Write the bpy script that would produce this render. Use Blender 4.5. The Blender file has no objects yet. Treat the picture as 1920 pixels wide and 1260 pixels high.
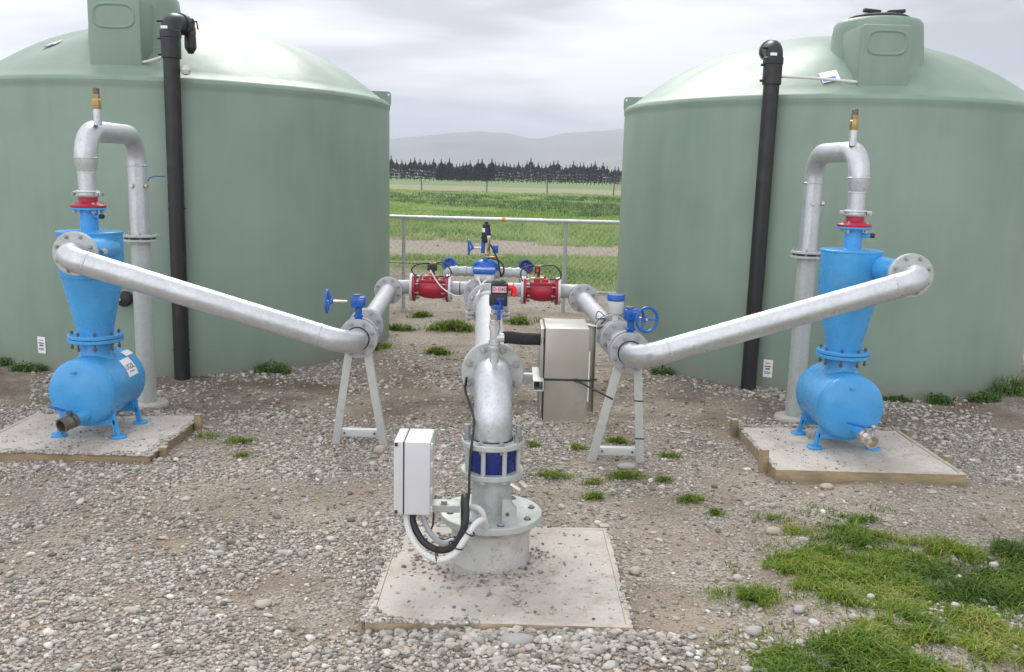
import bpy, bmesh, math, random
import numpy as np
from mathutils import Vector, Matrix
V = Vector
PI = math.pi
random.seed(7)
RNG = np.random.default_rng(11)
sc = bpy.context.scene
COL = sc.collection

# ------------------------------------------------------------------ camera, world, sun, exposure
CH = 1.7
cam_d = bpy.data.cameras.new('camera'); cam_o = bpy.data.objects.new('camera', cam_d); COL.objects.link(cam_o)
cam_d.sensor_width = 36.0; cam_d.lens = 1700 / 1920 * 36.0
cam_d.clip_start = 0.05; cam_d.clip_end = 20000
_p, _r = math.radians(10.0), math.radians(1.5)
Fv = V((0, math.cos(_p), -math.sin(_p))); R0 = V((1, 0, 0)); U0 = V((0, math.sin(_p), math.cos(_p)))
Rv = R0 * math.cos(_r) + U0 * math.sin(_r); Uv = U0 * math.cos(_r) - R0 * math.sin(_r)
cm = Matrix((Rv, Uv, -Fv)).transposed().to_4x4(); cm.translation = (0, 0, CH)
cam_o.matrix_world = cm
sc.camera = cam_o

SUN_EL, SUN_AZ = 48.0, -8.0       # azimuth measured from +Y towards +X
sun_d = bpy.data.lights.new('sun', 'SUN'); sun_d.energy = 1.35; sun_d.angle = math.radians(26); sun_d.color = (1, 0.97, 0.93)
sun_o = bpy.data.objects.new('sun', sun_d); COL.objects.link(sun_o)
_sd = V((math.sin(math.radians(SUN_AZ)) * math.cos(math.radians(SUN_EL)), math.cos(math.radians(SUN_AZ)) * math.cos(math.radians(SUN_EL)), math.sin(math.radians(SUN_EL))))
sun_o.rotation_euler = _sd.to_track_quat('Z', 'Y').to_euler()

world = bpy.data.worlds.new('World'); sc.world = world; world.use_nodes = True
wt = world.node_tree; wt.nodes.clear()
def wn(t, **k):
    n = wt.nodes.new(t)
    for a, b in k.items(): setattr(n, a, b)
    return n
wo = wn('ShaderNodeOutputWorld'); bg = wn('ShaderNodeBackground'); bg.inputs['Strength'].default_value = 0.11
sky = wn('ShaderNodeTexSky', sky_type='NISHITA', sun_disc=False)
sky.sun_elevation = math.radians(SUN_EL); sky.sun_rotation = math.radians(SUN_AZ); sky.dust_density = 2.0
tc = wn('ShaderNodeTexCoord'); mp = wn('ShaderNodeMapping'); mp.inputs['Scale'].default_value = (1.0, 1.0, 5.5)
nz = wn('ShaderNodeTexNoise'); nz.inputs['Scale'].default_value = 2.9; nz.inputs['Detail'].default_value = 7; nz.inputs['Roughness'].default_value = 0.52
nz.inputs['Distortion'].default_value = 0.35
mp.inputs['Location'].default_value = (3.1, 0.4, 1.9)
wt.links.new(tc.outputs['Generated'], mp.inputs['Vector']); wt.links.new(mp.outputs[0], nz.inputs['Vector'])
cr = wn('ShaderNodeValToRGB')
cr.color_ramp.elements[0].position = 0.40; cr.color_ramp.elements[0].color = (3.3, 3.38, 3.62, 1)
cr.color_ramp.elements[1].position = 0.62; cr.color_ramp.elements[1].color = (7.0, 7.05, 7.25, 1)
wt.links.new(nz.outputs['Fac'], cr.inputs['Fac'])
# brighter cloud band above the horizon
sx = wn('ShaderNodeSeparateXYZ'); wt.links.new(tc.outputs['Generated'], sx.inputs[0])
mr = wn('ShaderNodeMapRange'); mr.inputs['From Min'].default_value = 0.02; mr.inputs['From Max'].default_value = 0.16
mr.inputs['To Min'].default_value = 1.12; mr.inputs['To Max'].default_value = 0.92
wt.links.new(sx.outputs['Z'], mr.inputs['Value'])
mr2 = wn('ShaderNodeMapRange'); mr2.inputs['From Min'].default_value = -0.35; mr2.inputs['From Max'].default_value = 0.55
mr2.inputs['To Min'].default_value = 1.16; mr2.inputs['To Max'].default_value = 0.78
wt.links.new(sx.outputs['X'], mr2.inputs['Value'])
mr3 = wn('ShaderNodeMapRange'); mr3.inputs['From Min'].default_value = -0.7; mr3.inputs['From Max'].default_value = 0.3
mr3.inputs['To Min'].default_value = 1.75; mr3.inputs['To Max'].default_value = 1.0; wt.links.new(sx.outputs['Y'], mr3.inputs['Value'])  # unseen sky behind the camera raised to brighten the tank walls
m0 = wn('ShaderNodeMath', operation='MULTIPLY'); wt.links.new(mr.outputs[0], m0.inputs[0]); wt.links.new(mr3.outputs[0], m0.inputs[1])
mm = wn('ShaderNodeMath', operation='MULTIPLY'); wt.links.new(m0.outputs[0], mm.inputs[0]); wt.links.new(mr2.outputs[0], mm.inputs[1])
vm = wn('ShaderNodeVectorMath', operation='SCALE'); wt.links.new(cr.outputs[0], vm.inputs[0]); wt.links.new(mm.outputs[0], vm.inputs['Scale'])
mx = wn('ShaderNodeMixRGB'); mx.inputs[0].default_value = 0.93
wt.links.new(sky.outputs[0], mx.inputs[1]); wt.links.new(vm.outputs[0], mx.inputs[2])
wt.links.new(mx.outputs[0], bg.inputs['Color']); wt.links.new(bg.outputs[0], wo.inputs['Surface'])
sc.view_settings.view_transform = 'Standard'; sc.view_settings.look = 'None'
sc.view_settings.exposure = 0.95; sc.view_settings.gamma = 1.0
try:
    sc.cycles.max_bounces = 6; sc.cycles.volume_bounces = 0; sc.cycles.transparent_max_bounces = 8
except Exception: pass

# ------------------------------------------------------------------ materials
def newmat(name):
    m = bpy.data.materials.new(name); m.use_nodes = True
    nt = m.node_tree
    return m, nt, nt.nodes['Principled BSDF']
def noise(nt, scale, detail=4, rough=0.55, coord='Object', vec=None, mapscale=None, dist=0):
    n = nt.nodes.new('ShaderNodeTexNoise'); n.inputs['Scale'].default_value = scale; n.inputs['Detail'].default_value = detail
    n.inputs['Roughness'].default_value = rough; n.inputs['Distortion'].default_value = dist
    if vec is None:
        t = nt.nodes.new('ShaderNodeTexCoord'); vec = t.outputs[coord]
    if mapscale:
        mpn = nt.nodes.new('ShaderNodeMapping'); mpn.inputs['Scale'].default_value = mapscale; nt.links.new(vec, mpn.inputs[0]); vec = mpn.outputs[0]
    nt.links.new(vec, n.inputs['Vector']); return n
def ramp(nt, src, stops):
    r = nt.nodes.new('ShaderNodeValToRGB'); e = r.color_ramp.elements
    while len(e) < len(stops): e.new(0.5)
    for i, (p, c) in enumerate(stops):
        e[i].position = p
        if not isinstance(c, (tuple, list)): c = (c, c, c)
        e[i].color = (*c, 1)
    nt.links.new(src, r.inputs[0]); return r
def mixc(nt, fac, a, b, mode='MIX'):
    m = nt.nodes.new('ShaderNodeMixRGB'); m.blend_type = mode
    for i, s in ((0, fac), (1, a), (2, b)):
        if hasattr(s, 'links'): nt.links.new(s, m.inputs[i])
        elif i == 0: m.inputs[0].default_value = s
        else: m.inputs[i].default_value = (*s, 1) if len(s) == 3 else s
    return m
def bump(nt, src, strength, dist, bsdf):
    b = nt.nodes.new('ShaderNodeBump'); b.inputs['Strength'].default_value = strength; b.inputs['Distance'].default_value = dist
    nt.links.new(src, b.inputs['Height']); nt.links.new(b.outputs[0], bsdf.inputs['Normal']); return b
def surf(name, col, rough=0.5, metal=0.0, var=0.12, vscale=6, grime=0.0, gcol=(0.12, 0.10, 0.08), gscale=14, bmp=0.1, bscale=60, bdist=0.002, roughvar=0.12, spec=0.5):
    m, nt, b = newmat(name)
    n1 = noise(nt, vscale, 6)
    lo = tuple(c * (1 - var) for c in col); hi = tuple(min(1, c * (1 + var)) for c in col)
    c1 = ramp(nt, n1.outputs['Fac'], [(0.3, lo), (0.7, hi)])
    out = c1.outputs[0]
    if grime > 0:
        n2 = noise(nt, gscale, 8, 0.65)
        g = ramp(nt, n2.outputs['Fac'], [(0.56, 0.0), (0.72, grime)])
        out = mixc(nt, g.outputs[0], out, gcol).outputs[0]
    nt.links.new(out, b.inputs['Base Color'])
    n3 = noise(nt, vscale * 3.1, 5)
    rr = ramp(nt, n3.outputs['Fac'], [(0.3, max(0, rough - roughvar)), (0.7, min(1, rough + roughvar))])
    nt.links.new(rr.outputs[0], b.inputs['Roughness'])
    b.inputs['Metallic'].default_value = metal
    b.inputs['Specular IOR Level'].default_value = spec
    if bmp: bump(nt, noise(nt, bscale, 5).outputs['Fac'], bmp, bdist, b)
    return m
M = {}
def galv(name, col=(0.60, 0.62, 0.64), speck=0.0, metal=0.65, rough=0.37):
    m, nt, b = newmat(name)
    vo = nt.nodes.new('ShaderNodeTexVoronoi'); vo.inputs['Scale'].default_value = 70
    t = nt.nodes.new('ShaderNodeTexCoord'); nt.links.new(t.outputs['Object'], vo.inputs['Vector'])
    sp = ramp(nt, vo.outputs['Color'], [(0.0, tuple(c * 0.90 for c in col)), (1.0, tuple(min(1, c * 1.08) for c in col))])
    n = noise(nt, 9, 8, 0.65)
    g = ramp(nt, n.outputs['Fac'], [(0.35, 0.0), (0.68, 0.35)])
    out = mixc(nt, g.outputs[0], sp.outputs[0], tuple(c * 0.72 for c in col)).outputs[0]
    n2 = noise(nt, 45, 6, 0.7, mapscale=(1, 1, 0.35))
    g2 = ramp(nt, n2.outputs['Fac'], [(0.66, 0.0), (0.74, 0.45 + speck)])
    out = mixc(nt, g2.outputs[0], out, (0.16, 0.145, 0.13)).outputs[0]
    if speck:
        n5 = noise(nt, 130, 3, 0.6)
        g3 = ramp(nt, n5.outputs['Fac'], [(0.655, 0.0), (0.69, speck)])
        out = mixc(nt, g3.outputs[0], out, (0.07, 0.06, 0.05)).outputs[0]
    nt.links.new(out, b.inputs['Base Color'])
    rr = ramp(nt, noise(nt, 25, 5).outputs['Fac'], [(0.3, rough - 0.1), (0.7, rough + 0.14)])
    nt.links.new(rr.outputs[0], b.inputs['Roughness'])
    b.inputs['Metallic'].default_value = metal
    bump(nt, noise(nt, 38, 5).outputs['Fac'], 0.14, 0.003, b)
    return m
M['galv'] = galv('galvanised_steel')
M['galvspeck'] = galv('galvanised_steel_speckled', speck=0.75)
M['galvdull'] = galv('dull_galvanised_steel', (0.50, 0.53, 0.51), metal=0.3, rough=0.5)
M['zincbolt'] = surf('zinc_bolts', (0.38, 0.38, 0.37), 0.45, 0.6, grime=0.5, gscale=60)
M['alu'] = surf('pale_painted_steel', (0.56, 0.58, 0.57), 0.5, 0.25, var=0.06, grime=0.25)
M['stainless'] = surf('stainless_steel', (0.38, 0.365, 0.325), 0.40, 0.7, var=0.08, vscale=3, grime=0.35, gcol=(0.22, 0.19, 0.12), gscale=5, bmp=0.05, bscale=200)
M['blue'] = surf('sky_blue_enamel', (0.062, 0.335, 0.68), 0.30, 0.0, var=0.10, grime=0.30, gcol=(0.24, 0.30, 0.36), gscale=9, bmp=0.10, bscale=30)
M['bluedk'] = surf('valve_blue_paint', (0.010, 0.105, 0.42), 0.3, 0.0, var=0.1, grime=0.12)
M['bluenavy'] = surf('translucent_navy_blue', (0.012, 0.022, 0.17), 0.22, 0.0, var=0.25, vscale=14, grime=0.1)
M['red'] = surf('red_valve_enamel', (0.40, 0.018, 0.045), 0.38, 0.0, var=0.12, grime=0.12)
M['reddull'] = surf('faded_red_plastic', (0.14, 0.05, 0.055), 0.5, 0)
M['redplug'] = surf('bright_red_plastic', (0.75, 0.01, 0.02), 0.4, 0)
M['black'] = surf('black_poly_pipe', (0.016, 0.016, 0.019), 0.42, 0.0, var=0.2, grime=0.22, gcol=(0.12, 0.11, 0.10), gscale=9)
M['rubber'] = surf('black_rubber', (0.02, 0.02, 0.02), 0.55, 0)
M['foam'] = surf('black_pipe_insulation', (0.022, 0.022, 0.024), 0.9, 0, bmp=0.6, bscale=90, grime=0.3, gcol=(.1, .1, .1))
M['brass'] = surf('brass', (0.50, 0.36, 0.16), 0.38, 0.8, grime=0.3, gscale=50)
M['darkmetal'] = surf('dark_weathered_metal', (0.16, 0.15, 0.13), 0.5, 0.6)
M['nickel'] = surf('nickel_fittings', (0.62, 0.57, 0.50), 0.3, 0.85)
M['pvc'] = surf('grey_pvc', (0.42, 0.45, 0.47), 0.42, 0, var=0.07)
M['greycast'] = surf('light_grey_cast_coating', (0.45, 0.455, 0.47), 0.48, 0.0, var=0.06, grime=0.2)
M['whitebox'] = surf('white_abs_plastic', (0.60, 0.60, 0.61), 0.42, 0, var=0.03, grime=0.10, gcol=(.4, .36, .3))
M['white'] = surf('white_plastic', (0.66, 0.66, 0.64), 0.5, 0, var=0.04, grime=0.2, gcol=(.4, .38, .33))
M['sticker'] = surf('white_paper_sticker', (0.85, 0.85, 0.86), 0.5, 0, var=0.03)
M['stickerblue'] = surf('blue_print', (0.10, 0.22, 0.60), 0.5, 0)
M['ink'] = surf('grey_print', (0.12, 0.12, 0.16), 0.6, 0)
M['pinktag'] = surf('pink_tag', (0.86, 0.46, 0.58), 0.5, 0, var=0.03)
M['orange'] = surf('orange_tape', (0.8, 0.32, 0.03), 0.5, 0)
M['rust'] = surf('rusty_steel', (0.38, 0.36, 0.32), 0.7, 0.1, grime=0.9, gcol=(0.22, 0.09, 0.04), gscale=9, var=0.2)
def timbermat(name, col, dust, lo, hi):
    m, nt, b = newmat(name)
    n1 = noise(nt, 9, 8, 0.65, mapscale=(1, 1, 6)); c1 = ramp(nt, n1.outputs['Fac'], [(0.3, tuple(c * .6 for c in col)), (0.7, tuple(c * 1.2 for c in col))])
    n4 = noise(nt, 4, 5, .6); c2 = mixc(nt, ramp(nt, n4.outputs['Fac'], [(.45, 0.), (.65, .7)]).outputs[0], c1.outputs[0], (0.16, 0.15, 0.07))
    g = nt.nodes.new('ShaderNodeNewGeometry'); s_ = nt.nodes.new('ShaderNodeSeparateXYZ'); nt.links.new(g.outputs['Normal'], s_.inputs[0])
    n2 = noise(nt, 16, 7, .7); d = ramp(nt, n2.outputs['Fac'], [(lo, 0.35), (hi, 1.0)])
    up = ramp(nt, s_.outputs['Z'], [(0.35, 0.10), (0.8, 1.0)]); mu = nt.nodes.new('ShaderNodeMath'); mu.operation = 'MULTIPLY'; nt.links.new(d.outputs[0], mu.inputs[0]); nt.links.new(up.outputs[0], mu.inputs[1])
    o = mixc(nt, mu.outputs[0], c2.outputs[0], dust); nt.links.new(o.outputs[0], b.inputs['Base Color']); b.inputs['Roughness'].default_value = 0.9
    bump(nt, n2.outputs['Fac'], .5, .006, b); return m
M['timber'] = timbermat('mossy_board', (0.36, 0.26, 0.15), (0.47, 0.44, 0.39), .35, .55)
M['timberpale'] = timbermat('cement_smeared_board', (0.50, 0.39, 0.26), (0.52, 0.48, 0.43), .35, .6)

def concrete(name, col=(0.54, 0.50, 0.45), dirt=0.7):
    m, nt, b = newmat(name)
    n1 = noise(nt, 3.5, 8, 0.6); c1 = ramp(nt, n1.outputs['Fac'], [(0.3, tuple(c * .82 for c in col)), (0.7, tuple(min(1, c * 1.15) for c in col))])
    n2 = noise(nt, 7, 10, 0.72); g = ramp(nt, n2.outputs['Fac'], [(0.50, 0.0), (0.66, dirt)])
    o = mixc(nt, g.outputs[0], c1.outputs[0], (0.33, 0.27, 0.20)).outputs[0]
    n7 = noise(nt, 2.4, 6, 0.6, dist=.6); g7 = ramp(nt, n7.outputs['Fac'], [(0.50, 0.0), (0.62, 0.45)]); o = mixc(nt, g7.outputs[0], o, (0.36, 0.31, 0.25)).outputs[0]
    n3 = noise(nt, 55, 5, 0.7); g3 = ramp(nt, n3.outputs['Fac'], [(0.60, 0.0), (0.68, 0.75)])
    o = mixc(nt, g3.outputs[0], o, (0.17, 0.15, 0.13)).outputs[0]
    nt.links.new(o, b.inputs['Base Color']); b.inputs['Roughness'].default_value = 0.9
    bump(nt, noise(nt, 40, 8, 0.7).outputs['Fac'], 0.6, 0.01, b)
    return m
M['pad'] = concrete('dusty_concrete')
M['casing'] = concrete('casing_concrete', (0.50, 0.50, 0.48), 0.55)

def tankmat():
    m, nt, b = newmat('green_polyethylene')
    n1 = noise(nt, 0.9, 5, 0.55); c1 = ramp(nt, n1.outputs['Fac'], [(0.3, (0.190, 0.268, 0.210)), (0.7, (0.250, 0.335, 0.270))])
    n2 = noise(nt, 5, 7, 0.6, mapscale=(1, 1, 0.12)); g = ramp(nt, n2.outputs['Fac'], [(0.42, 0.0), (0.75, 0.20)])
    o = mixc(nt, g.outputs[0], c1.outputs[0], (0.36, 0.40, 0.34)).outputs[0]
    # mud splash near the foot of the wall
    t = nt.nodes.new('ShaderNodeTexCoord'); s = nt.nodes.new('ShaderNodeSeparateXYZ'); nt.links.new(t.outputs['Object'], s.inputs[0])
    r = nt.nodes.new('ShaderNodeMapRange'); r.inputs['From Min'].default_value = 0.0; r.inputs['From Max'].default_value = 0.22
    r.inputs['To Min'].default_value = 0.85; r.inputs['To Max'].default_value = 0.0; nt.links.new(s.outputs['Z'], r.inputs['Value'])
    n3 = noise(nt, 9, 8, 0.7); mu = nt.nodes.new('ShaderNodeMath'); mu.operation = 'MULTIPLY'; nt.links.new(r.outputs[0], mu.inputs[0]); nt.links.new(n3.outputs['Fac'], mu.inputs[1])
    o = mixc(nt, mu.outputs[0], o, (0.24, 0.20, 0.15)).outputs[0]
    # scuffs and chalky marks
    n6 = noise(nt, 26, 6, 0.75, mapscale=(1, 1, 2.5)); sc6 = ramp(nt, n6.outputs['Fac'], [(0.68, 0.0), (0.76, 0.35)]); o = mixc(nt, sc6.outputs[0], o, (0.42, 0.45, 0.40)).outputs[0]
    nt.links.new(o, b.inputs['Base Color'])
    rr = ramp(nt, noise(nt, 2.5, 6).outputs['Fac'], [(0.3, 0.42), (0.7, 0.56)]); nt.links.new(rr.outputs[0], b.inputs['Roughness'])
    bb = noise(nt, 2.6, 4, 0.5, mapscale=(1, 1, .6)); bump(nt, bb.outputs['Fac'], 0.22, 0.04, b)
    b.inputs['Coat Weight'].default_value = 0.10; b.inputs['Coat Roughness'].default_value = 0.30; b.inputs['Specular IOR Level'].default_value = 0.42
    return m
M['tank'] = tankmat()

def attrmat(name, stops, rough=0.8, trans=0.0, attr='rnd', bmp=0, nscale=0, spec=0.3):
    m, nt, b = newmat(name)
    a = nt.nodes.new('ShaderNodeAttribute'); a.attribute_name = attr
    r = ramp(nt, a.outputs['Fac'], stops); o = r.outputs[0]
    if nscale:
        n = noise(nt, nscale, 6, 0.6); g = ramp(nt, n.outputs['Fac'], [(0.3, 0.78), (0.7, 1.18)])
        o = mixc(nt, 1.0, o, g.outputs[0], 'MULTIPLY').outputs[0]
    nt.links.new(o, b.inputs['Base Color']); b.inputs['Roughness'].default_value = rough
    b.inputs['Specular IOR Level'].default_value = spec
    if bmp: bump(nt, noise(nt, 120, 4).outputs['Fac'], bmp, 0.003, b)
    if trans:
        tr = nt.nodes.new('ShaderNodeBsdfTranslucent'); nt.links.new(o, tr.inputs['Color'])
        ms = nt.nodes.new('ShaderNodeMixShader'); ms.inputs[0].default_value = trans
        out = [n for n in nt.nodes if n.type == 'OUTPUT_MATERIAL'][0]
        nt.links.new(b.outputs[0], ms.inputs[1]); nt.links.new(tr.outputs[0], ms.inputs[2]); nt.links.new(ms.outputs[0], out.inputs['Surface'])
    return m
M['pebble'] = attrmat('river_pebbles', [(0.0, (0.14, 0.125, 0.108)), (0.2, (0.28, 0.255, 0.222)), (0.42, (0.38, 0.36, 0.33)), (0.62, (0.45, 0.41, 0.355)), (0.78, (0.50, 0.48, 0.45)), (0.9, (0.40, 0.31, 0.235)), (1.0, (0.70, 0.68, 0.63))], 0.85, bmp=0.3, nscale=30)
GR = [(0.0, (0.040, 0.085, 0.014)), (0.3, (0.085, 0.165, 0.018)), (0.55, (0.155, 0.255, 0.022)), (0.78, (0.25, 0.34, 0.035)), (0.9, (0.36, 0.38, 0.09)), (1.0, (0.46, 0.38, 0.18))]
M['grass'] = attrmat('grass_blades', GR, 0.55, 0.35)
M['weed'] = attrmat('weed_leaves', [(0, (0.04, 0.085, 0.03)), (0.5, (0.08, 0.16, 0.045)), (1, (0.20, 0.30, 0.06))], 0.5, 0.25)
M['fieldgrass'] = attrmat('field_grass', [(0.0, (0.085, 0.135, 0.085)), (0.25, (0.13, 0.205, 0.09)), (0.5, (0.20, 0.32, 0.085)), (0.75, (0.29, 0.43, 0.11)), (1.0, (0.44, 0.48, 0.22))], 0.6, 0.3)
M['conifer'] = attrmat('conifer_needles', [(0, (0.035, 0.046, 0.040)), (0.6, (0.060, 0.078, 0.060)), (1, (0.12, 0.125, 0.085))], 0.8)
M['bark'] = surf('grey_bark', (0.11, 0.095, 0.08), 0.9, 0)
M['hill'] = surf('hill_tussock', (0.20, 0.20, 0.15), 0.95, 0, var=0.3, vscale=0.004, bmp=0)
M['postwood'] = surf('old_fence_wood', (0.17, 0.15, 0.12), 0.9, 0)
M['wire'] = surf('fence_wire', (0.50, 0.51, 0.50), 0.45, 0.6, bmp=0)

# ------------------------------------------------------------------ mesh building
LOCS = {}
class MB:
    def __init__(s): s.v = []; s.f = []
    def add(s, vs, fs):
        o = len(s.v); s.v += [V(p) for p in vs]; s.f += [tuple(i + o for i in f) for f in fs]; return s
    def rings(s, rs, cap0=True, cap1=True):
        n = len(rs[0]); vs = [p for r in rs for p in r]; fs = []
        for k in range(len(rs) - 1):
            for i in range(n):
                j = (i + 1) % n; fs.append((k * n + i, k * n + j, (k + 1) * n + j, (k + 1) * n + i))
        if cap0: fs.append(tuple(range(n))[::-1])
        if cap1: fs.append(tuple((len(rs) - 1) * n + i for i in range(n)))
        return s.add(vs, fs)
    def tube(s, pts, r, n=20, caps=True):
        pts = [V(p) for p in pts]; m = len(pts); rr = r if isinstance(r, (list, tuple)) else [r] * m
        ts = []
        for i in range(m):
            a = pts[max(0, i - 1)]; b = pts[min(m - 1, i + 1)]; ts.append((b - a).normalized())
        u = ts[0].orthogonal().normalized(); rs = []
        for i in range(m):
            u = (u - ts[i] * u.dot(ts[i])).normalized(); w = ts[i].cross(u)
            rs.append([pts[i] + (u * math.cos(2 * PI * k / n) + w * math.sin(2 * PI * k / n)) * rr[i] for k in range(n)])
        return s.rings(rs, caps, caps)
    def lathe(s, o, ax, prof, n=32, phase=0.0, up=None):
        o = V(o); ax = V(ax).normalized(); u = (V(up) - ax * V(up).dot(ax)).normalized() if up else ax.orthogonal().normalized(); w = ax.cross(u)
        rs = []
        for h, r in prof:
            rs.append([o + ax * h + (u * math.cos(2 * PI * k / n + phase) + w * math.sin(2 * PI * k / n + phase)) * max(r, 1e-5) for k in range(n)])
        return s.rings(rs, prof[0][1] > 1e-4, prof[-1][1] > 1e-4)
    def cyl(s, a, b, r, n=20, ch=0.0):
        a = V(a); b = V(b); L = (b - a).length
        pr = [(0, r - ch), (ch, r), (L - ch, r), (L, r - ch)] if ch else [(0, r), (L, r)]
        return s.lathe(a, b - a, pr, n)
    def box(s, c, size, bev=0.0, rot=None):
        bm = bmesh.new(); bmesh.ops.create_cube(bm, size=1.0)
        for v in bm.verts: v.co = V((v.co.x * size[0], v.co.y * size[1], v.co.z * size[2]))
        if bev: bmesh.ops.bevel(bm, geom=list(bm.edges), offset=bev, segments=2, affect='EDGES', profile=0.6)
        bm.verts.index_update(); c = V(c)
        vs = [(rot @ v.co if rot else v.co) + c for v in bm.verts]; fs = [tuple(v.index for v in f.verts) for f in bm.faces]
        bm.free(); return s.add(vs, fs)
    def bar(s, a, b, w, h, bev=0.0, up=(0, 0, 1)):
        a = V(a); b = V(b); d = (b - a); L = d.length; d.normalize(); u = V(up); x = d.cross(u)
        if x.length < 1e-3: x = d.orthogonal()
        x.normalize(); z = x.cross(d)
        return s.box((a + b) / 2, (w, L, h), bev, Matrix((x, d, z)).transposed())
    def torus(s, c, ax, R, r, n=32, k=10, up=None):
        c = V(c); ax = V(ax).normalized(); u = ax.orthogonal().normalized(); w = ax.cross(u); vs = []; fs = []
        for i in range(n):
            d = u * math.cos(2 * PI * i / n) + w * math.sin(2 * PI * i / n)
            for j in range(k): vs.append(c + d * (R + r * math.cos(2 * PI * j / k)) + ax * r * math.sin(2 * PI * j / k))
        for i in range(n):
            for j in range(k): fs.append((i * k + j, i * k + (j + 1) % k, ((i + 1) % n) * k + (j + 1) % k, ((i + 1) % n) * k + j))
        return s.add(vs, fs)
    def build(s, name, mat, parent=None, loc=None, sharp=32, flip=False):
        me = bpy.data.meshes.new(name)
        base = LOCS[parent.name] if parent else V(loc or (0, 0, 0))
        me.from_pydata([tuple(p - base) for p in s.v], [], s.f)
        bm = bmesh.new(); bm.from_mesh(me); bmesh.ops.recalc_face_normals(bm, faces=bm.faces); bm.to_mesh(me); bm.free()
        me.materials.append(M[mat] if isinstance(mat, str) else mat)
        me.polygons.foreach_set('use_smooth', [True] * len(me.polygons)); me.set_sharp_from_angle(angle=math.radians(sharp))
        o = bpy.data.objects.new(name, me); COL.objects.link(o)
        if parent: o.parent = parent
        else: o.location = base
        LOCS[o.name] = base; return o
def thing(name, label, cat, loc, group=None):
    o = bpy.data.objects.new(name, None); o.empty_display_size = 0.1; COL.objects.link(o); o.location = loc
    LOCS[o.name] = V(loc); o['label'] = label; o['category'] = cat
    if group: o['group'] = group
    return o
def tag(o, label=None, cat=None, group=None, kind=None):
    if label: o['label'] = label
    if cat: o['category'] = cat
    if group: o['group'] = group
    if kind: o['kind'] = kind
    return o
def bend(pts, rad, seg=8):
    pts = [V(p) for p in pts]; rads = rad if isinstance(rad, (list, tuple)) else [rad] * (len(pts) - 2); out = [pts[0]]
    for i in range(1, len(pts) - 1):
        p = pts[i]; a = (pts[i - 1] - p).normalized(); b = (pts[i + 1] - p).normalized(); ang = a.angle(b); R = rads[i - 1]
        t = min(R / math.tan(ang / 2), (pts[i - 1] - p).length * 0.98, (pts[i + 1] - p).length * 0.98); R = t * math.tan(ang / 2)
        c = p + (a + b).normalized() * (R / math.sin(ang / 2)); s0 = p + a * t - c; s1 = p + b * t - c; tot = s0.angle(s1)
        for k in range(seg + 1):
            f = k / seg; out.append(c + (s0 * math.sin((1 - f) * tot) + s1 * math.sin(f * tot)) / math.sin(tot))
    out.append(pts[-1]); return out
def spline(pts, seg=8):
    pts = [V(p) for p in pts]; P = [pts[0] * 2 - pts[1]] + pts + [pts[-1] * 2 - pts[-2]]; out = []
    for i in range(1, len(P) - 2):
        for k in range(seg):
            t = k / seg; out.append(0.5 * ((2 * P[i]) + (P[i + 1] - P[i - 1]) * t + (2 * P[i - 1] - 5 * P[i] + 4 * P[i + 1] - P[i + 2]) * t * t + (3 * P[i] - P[i - 1] - 3 * P[i + 1] + P[i + 2]) * t ** 3))
    out.append(pts[-1]); return out
def flange(parent, c, ax, R, t, mat='galvdull', n=8, bc=None, br=0.009, bmat='zincbolt', bl=None, phase=None, name='flange', hub=0, both=True):
    """disc centred on c with its bolts as its own children"""
    c = V(c); ax = V(ax).normalized(); m = MB(); ch = 0.003
    m.lathe(c - ax * t / 2, ax, [(0, R - ch), (ch, R), (t - ch, R), (t, R - ch)], 48)
    if hub: m.lathe(c - ax * (t / 2 + 0.025), ax, [(0, hub), (0.025 + t + 0.025, hub)], 32)
    fl = m.build(name, mat, parent)
    bc = bc or R * 0.80; bl = bl or t + 0.03; u = V((0, 0, 1)); u = u - ax * u.dot(ax)
    if u.length < 0.3: u = V((1, 0, 0)) - ax * ax.x
    u.normalize(); w = ax.cross(u); phase = PI / max(n, 1) if phase is None else phase
    for k in range(n):
        a = 2 * PI * k / n + phase; p = c + (u * math.cos(a) + w * math.sin(a)) * bc; b = MB(); hh = bl / 2
        b.lathe(p - ax * (hh + 0.004), ax, [(0, br * 0.55), (0.008, br * 0.6), (hh * 2 - 0.004, br * 0.6), (hh * 2 + 0.008, br * 0.5)], 8)
        hx = br * 0.95
        b.lathe(p + ax * (hh - 0.012), ax, [(0, br * 1.35), (0.002, br * 1.35), (0.002, hx), (0.010, hx), (0.012, hx * 0.8)], 6, phase=k)
        if both: b.lathe(p - ax * hh, ax, [(0, hx * 0.8), (0.002, hx), (0.010, hx), (0.010, br * 1.35), (0.012, br * 1.35)], 6, phase=k * 2)
        b.build('bolt', bmat, fl)
    return fl
def coupling(parent, c, ax, R, w=0.045, mat='galv', ear=(1, 0, 0), name='coupling'):
    """grooved clamp coupling: two rims, a valley and two bolted ears"""
    c = V(c); ax = V(ax).normalized(); e = V(ear); e = (e - ax * e.dot(ax)).normalized(); m = MB()
    m.lathe(c - ax * w / 2, ax, [(0, R), (0.002, R + 0.010), (w * .25, R + 0.015), (w * .35, R + 0.008), (w * .65, R + 0.008), (w * .75, R + 0.015), (w - 0.002, R + 0.010), (w, R)], 40)
    for s in (1, -1):
        p = c + e * s * (R + 0.022); m.box(p, (0.03, 0.03, 0.03), 0.006)
    cp = m.build(name, mat, parent); up = ax.cross(e)
    for s in (1, -1):
        p = c + e * s * (R + 0.028); b = MB(); b.cyl(p - up * 0.032, p + up * 0.032, 0.006, 8); b.lathe(p + up * 0.02, up, [(0, .011), (.01, .011)], 6); b.lathe(p - up * 0.03, up, [(0, .011), (.01, .011)], 6)
        b.build('bolt', 'zincbolt', cp)
    return cp
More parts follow.
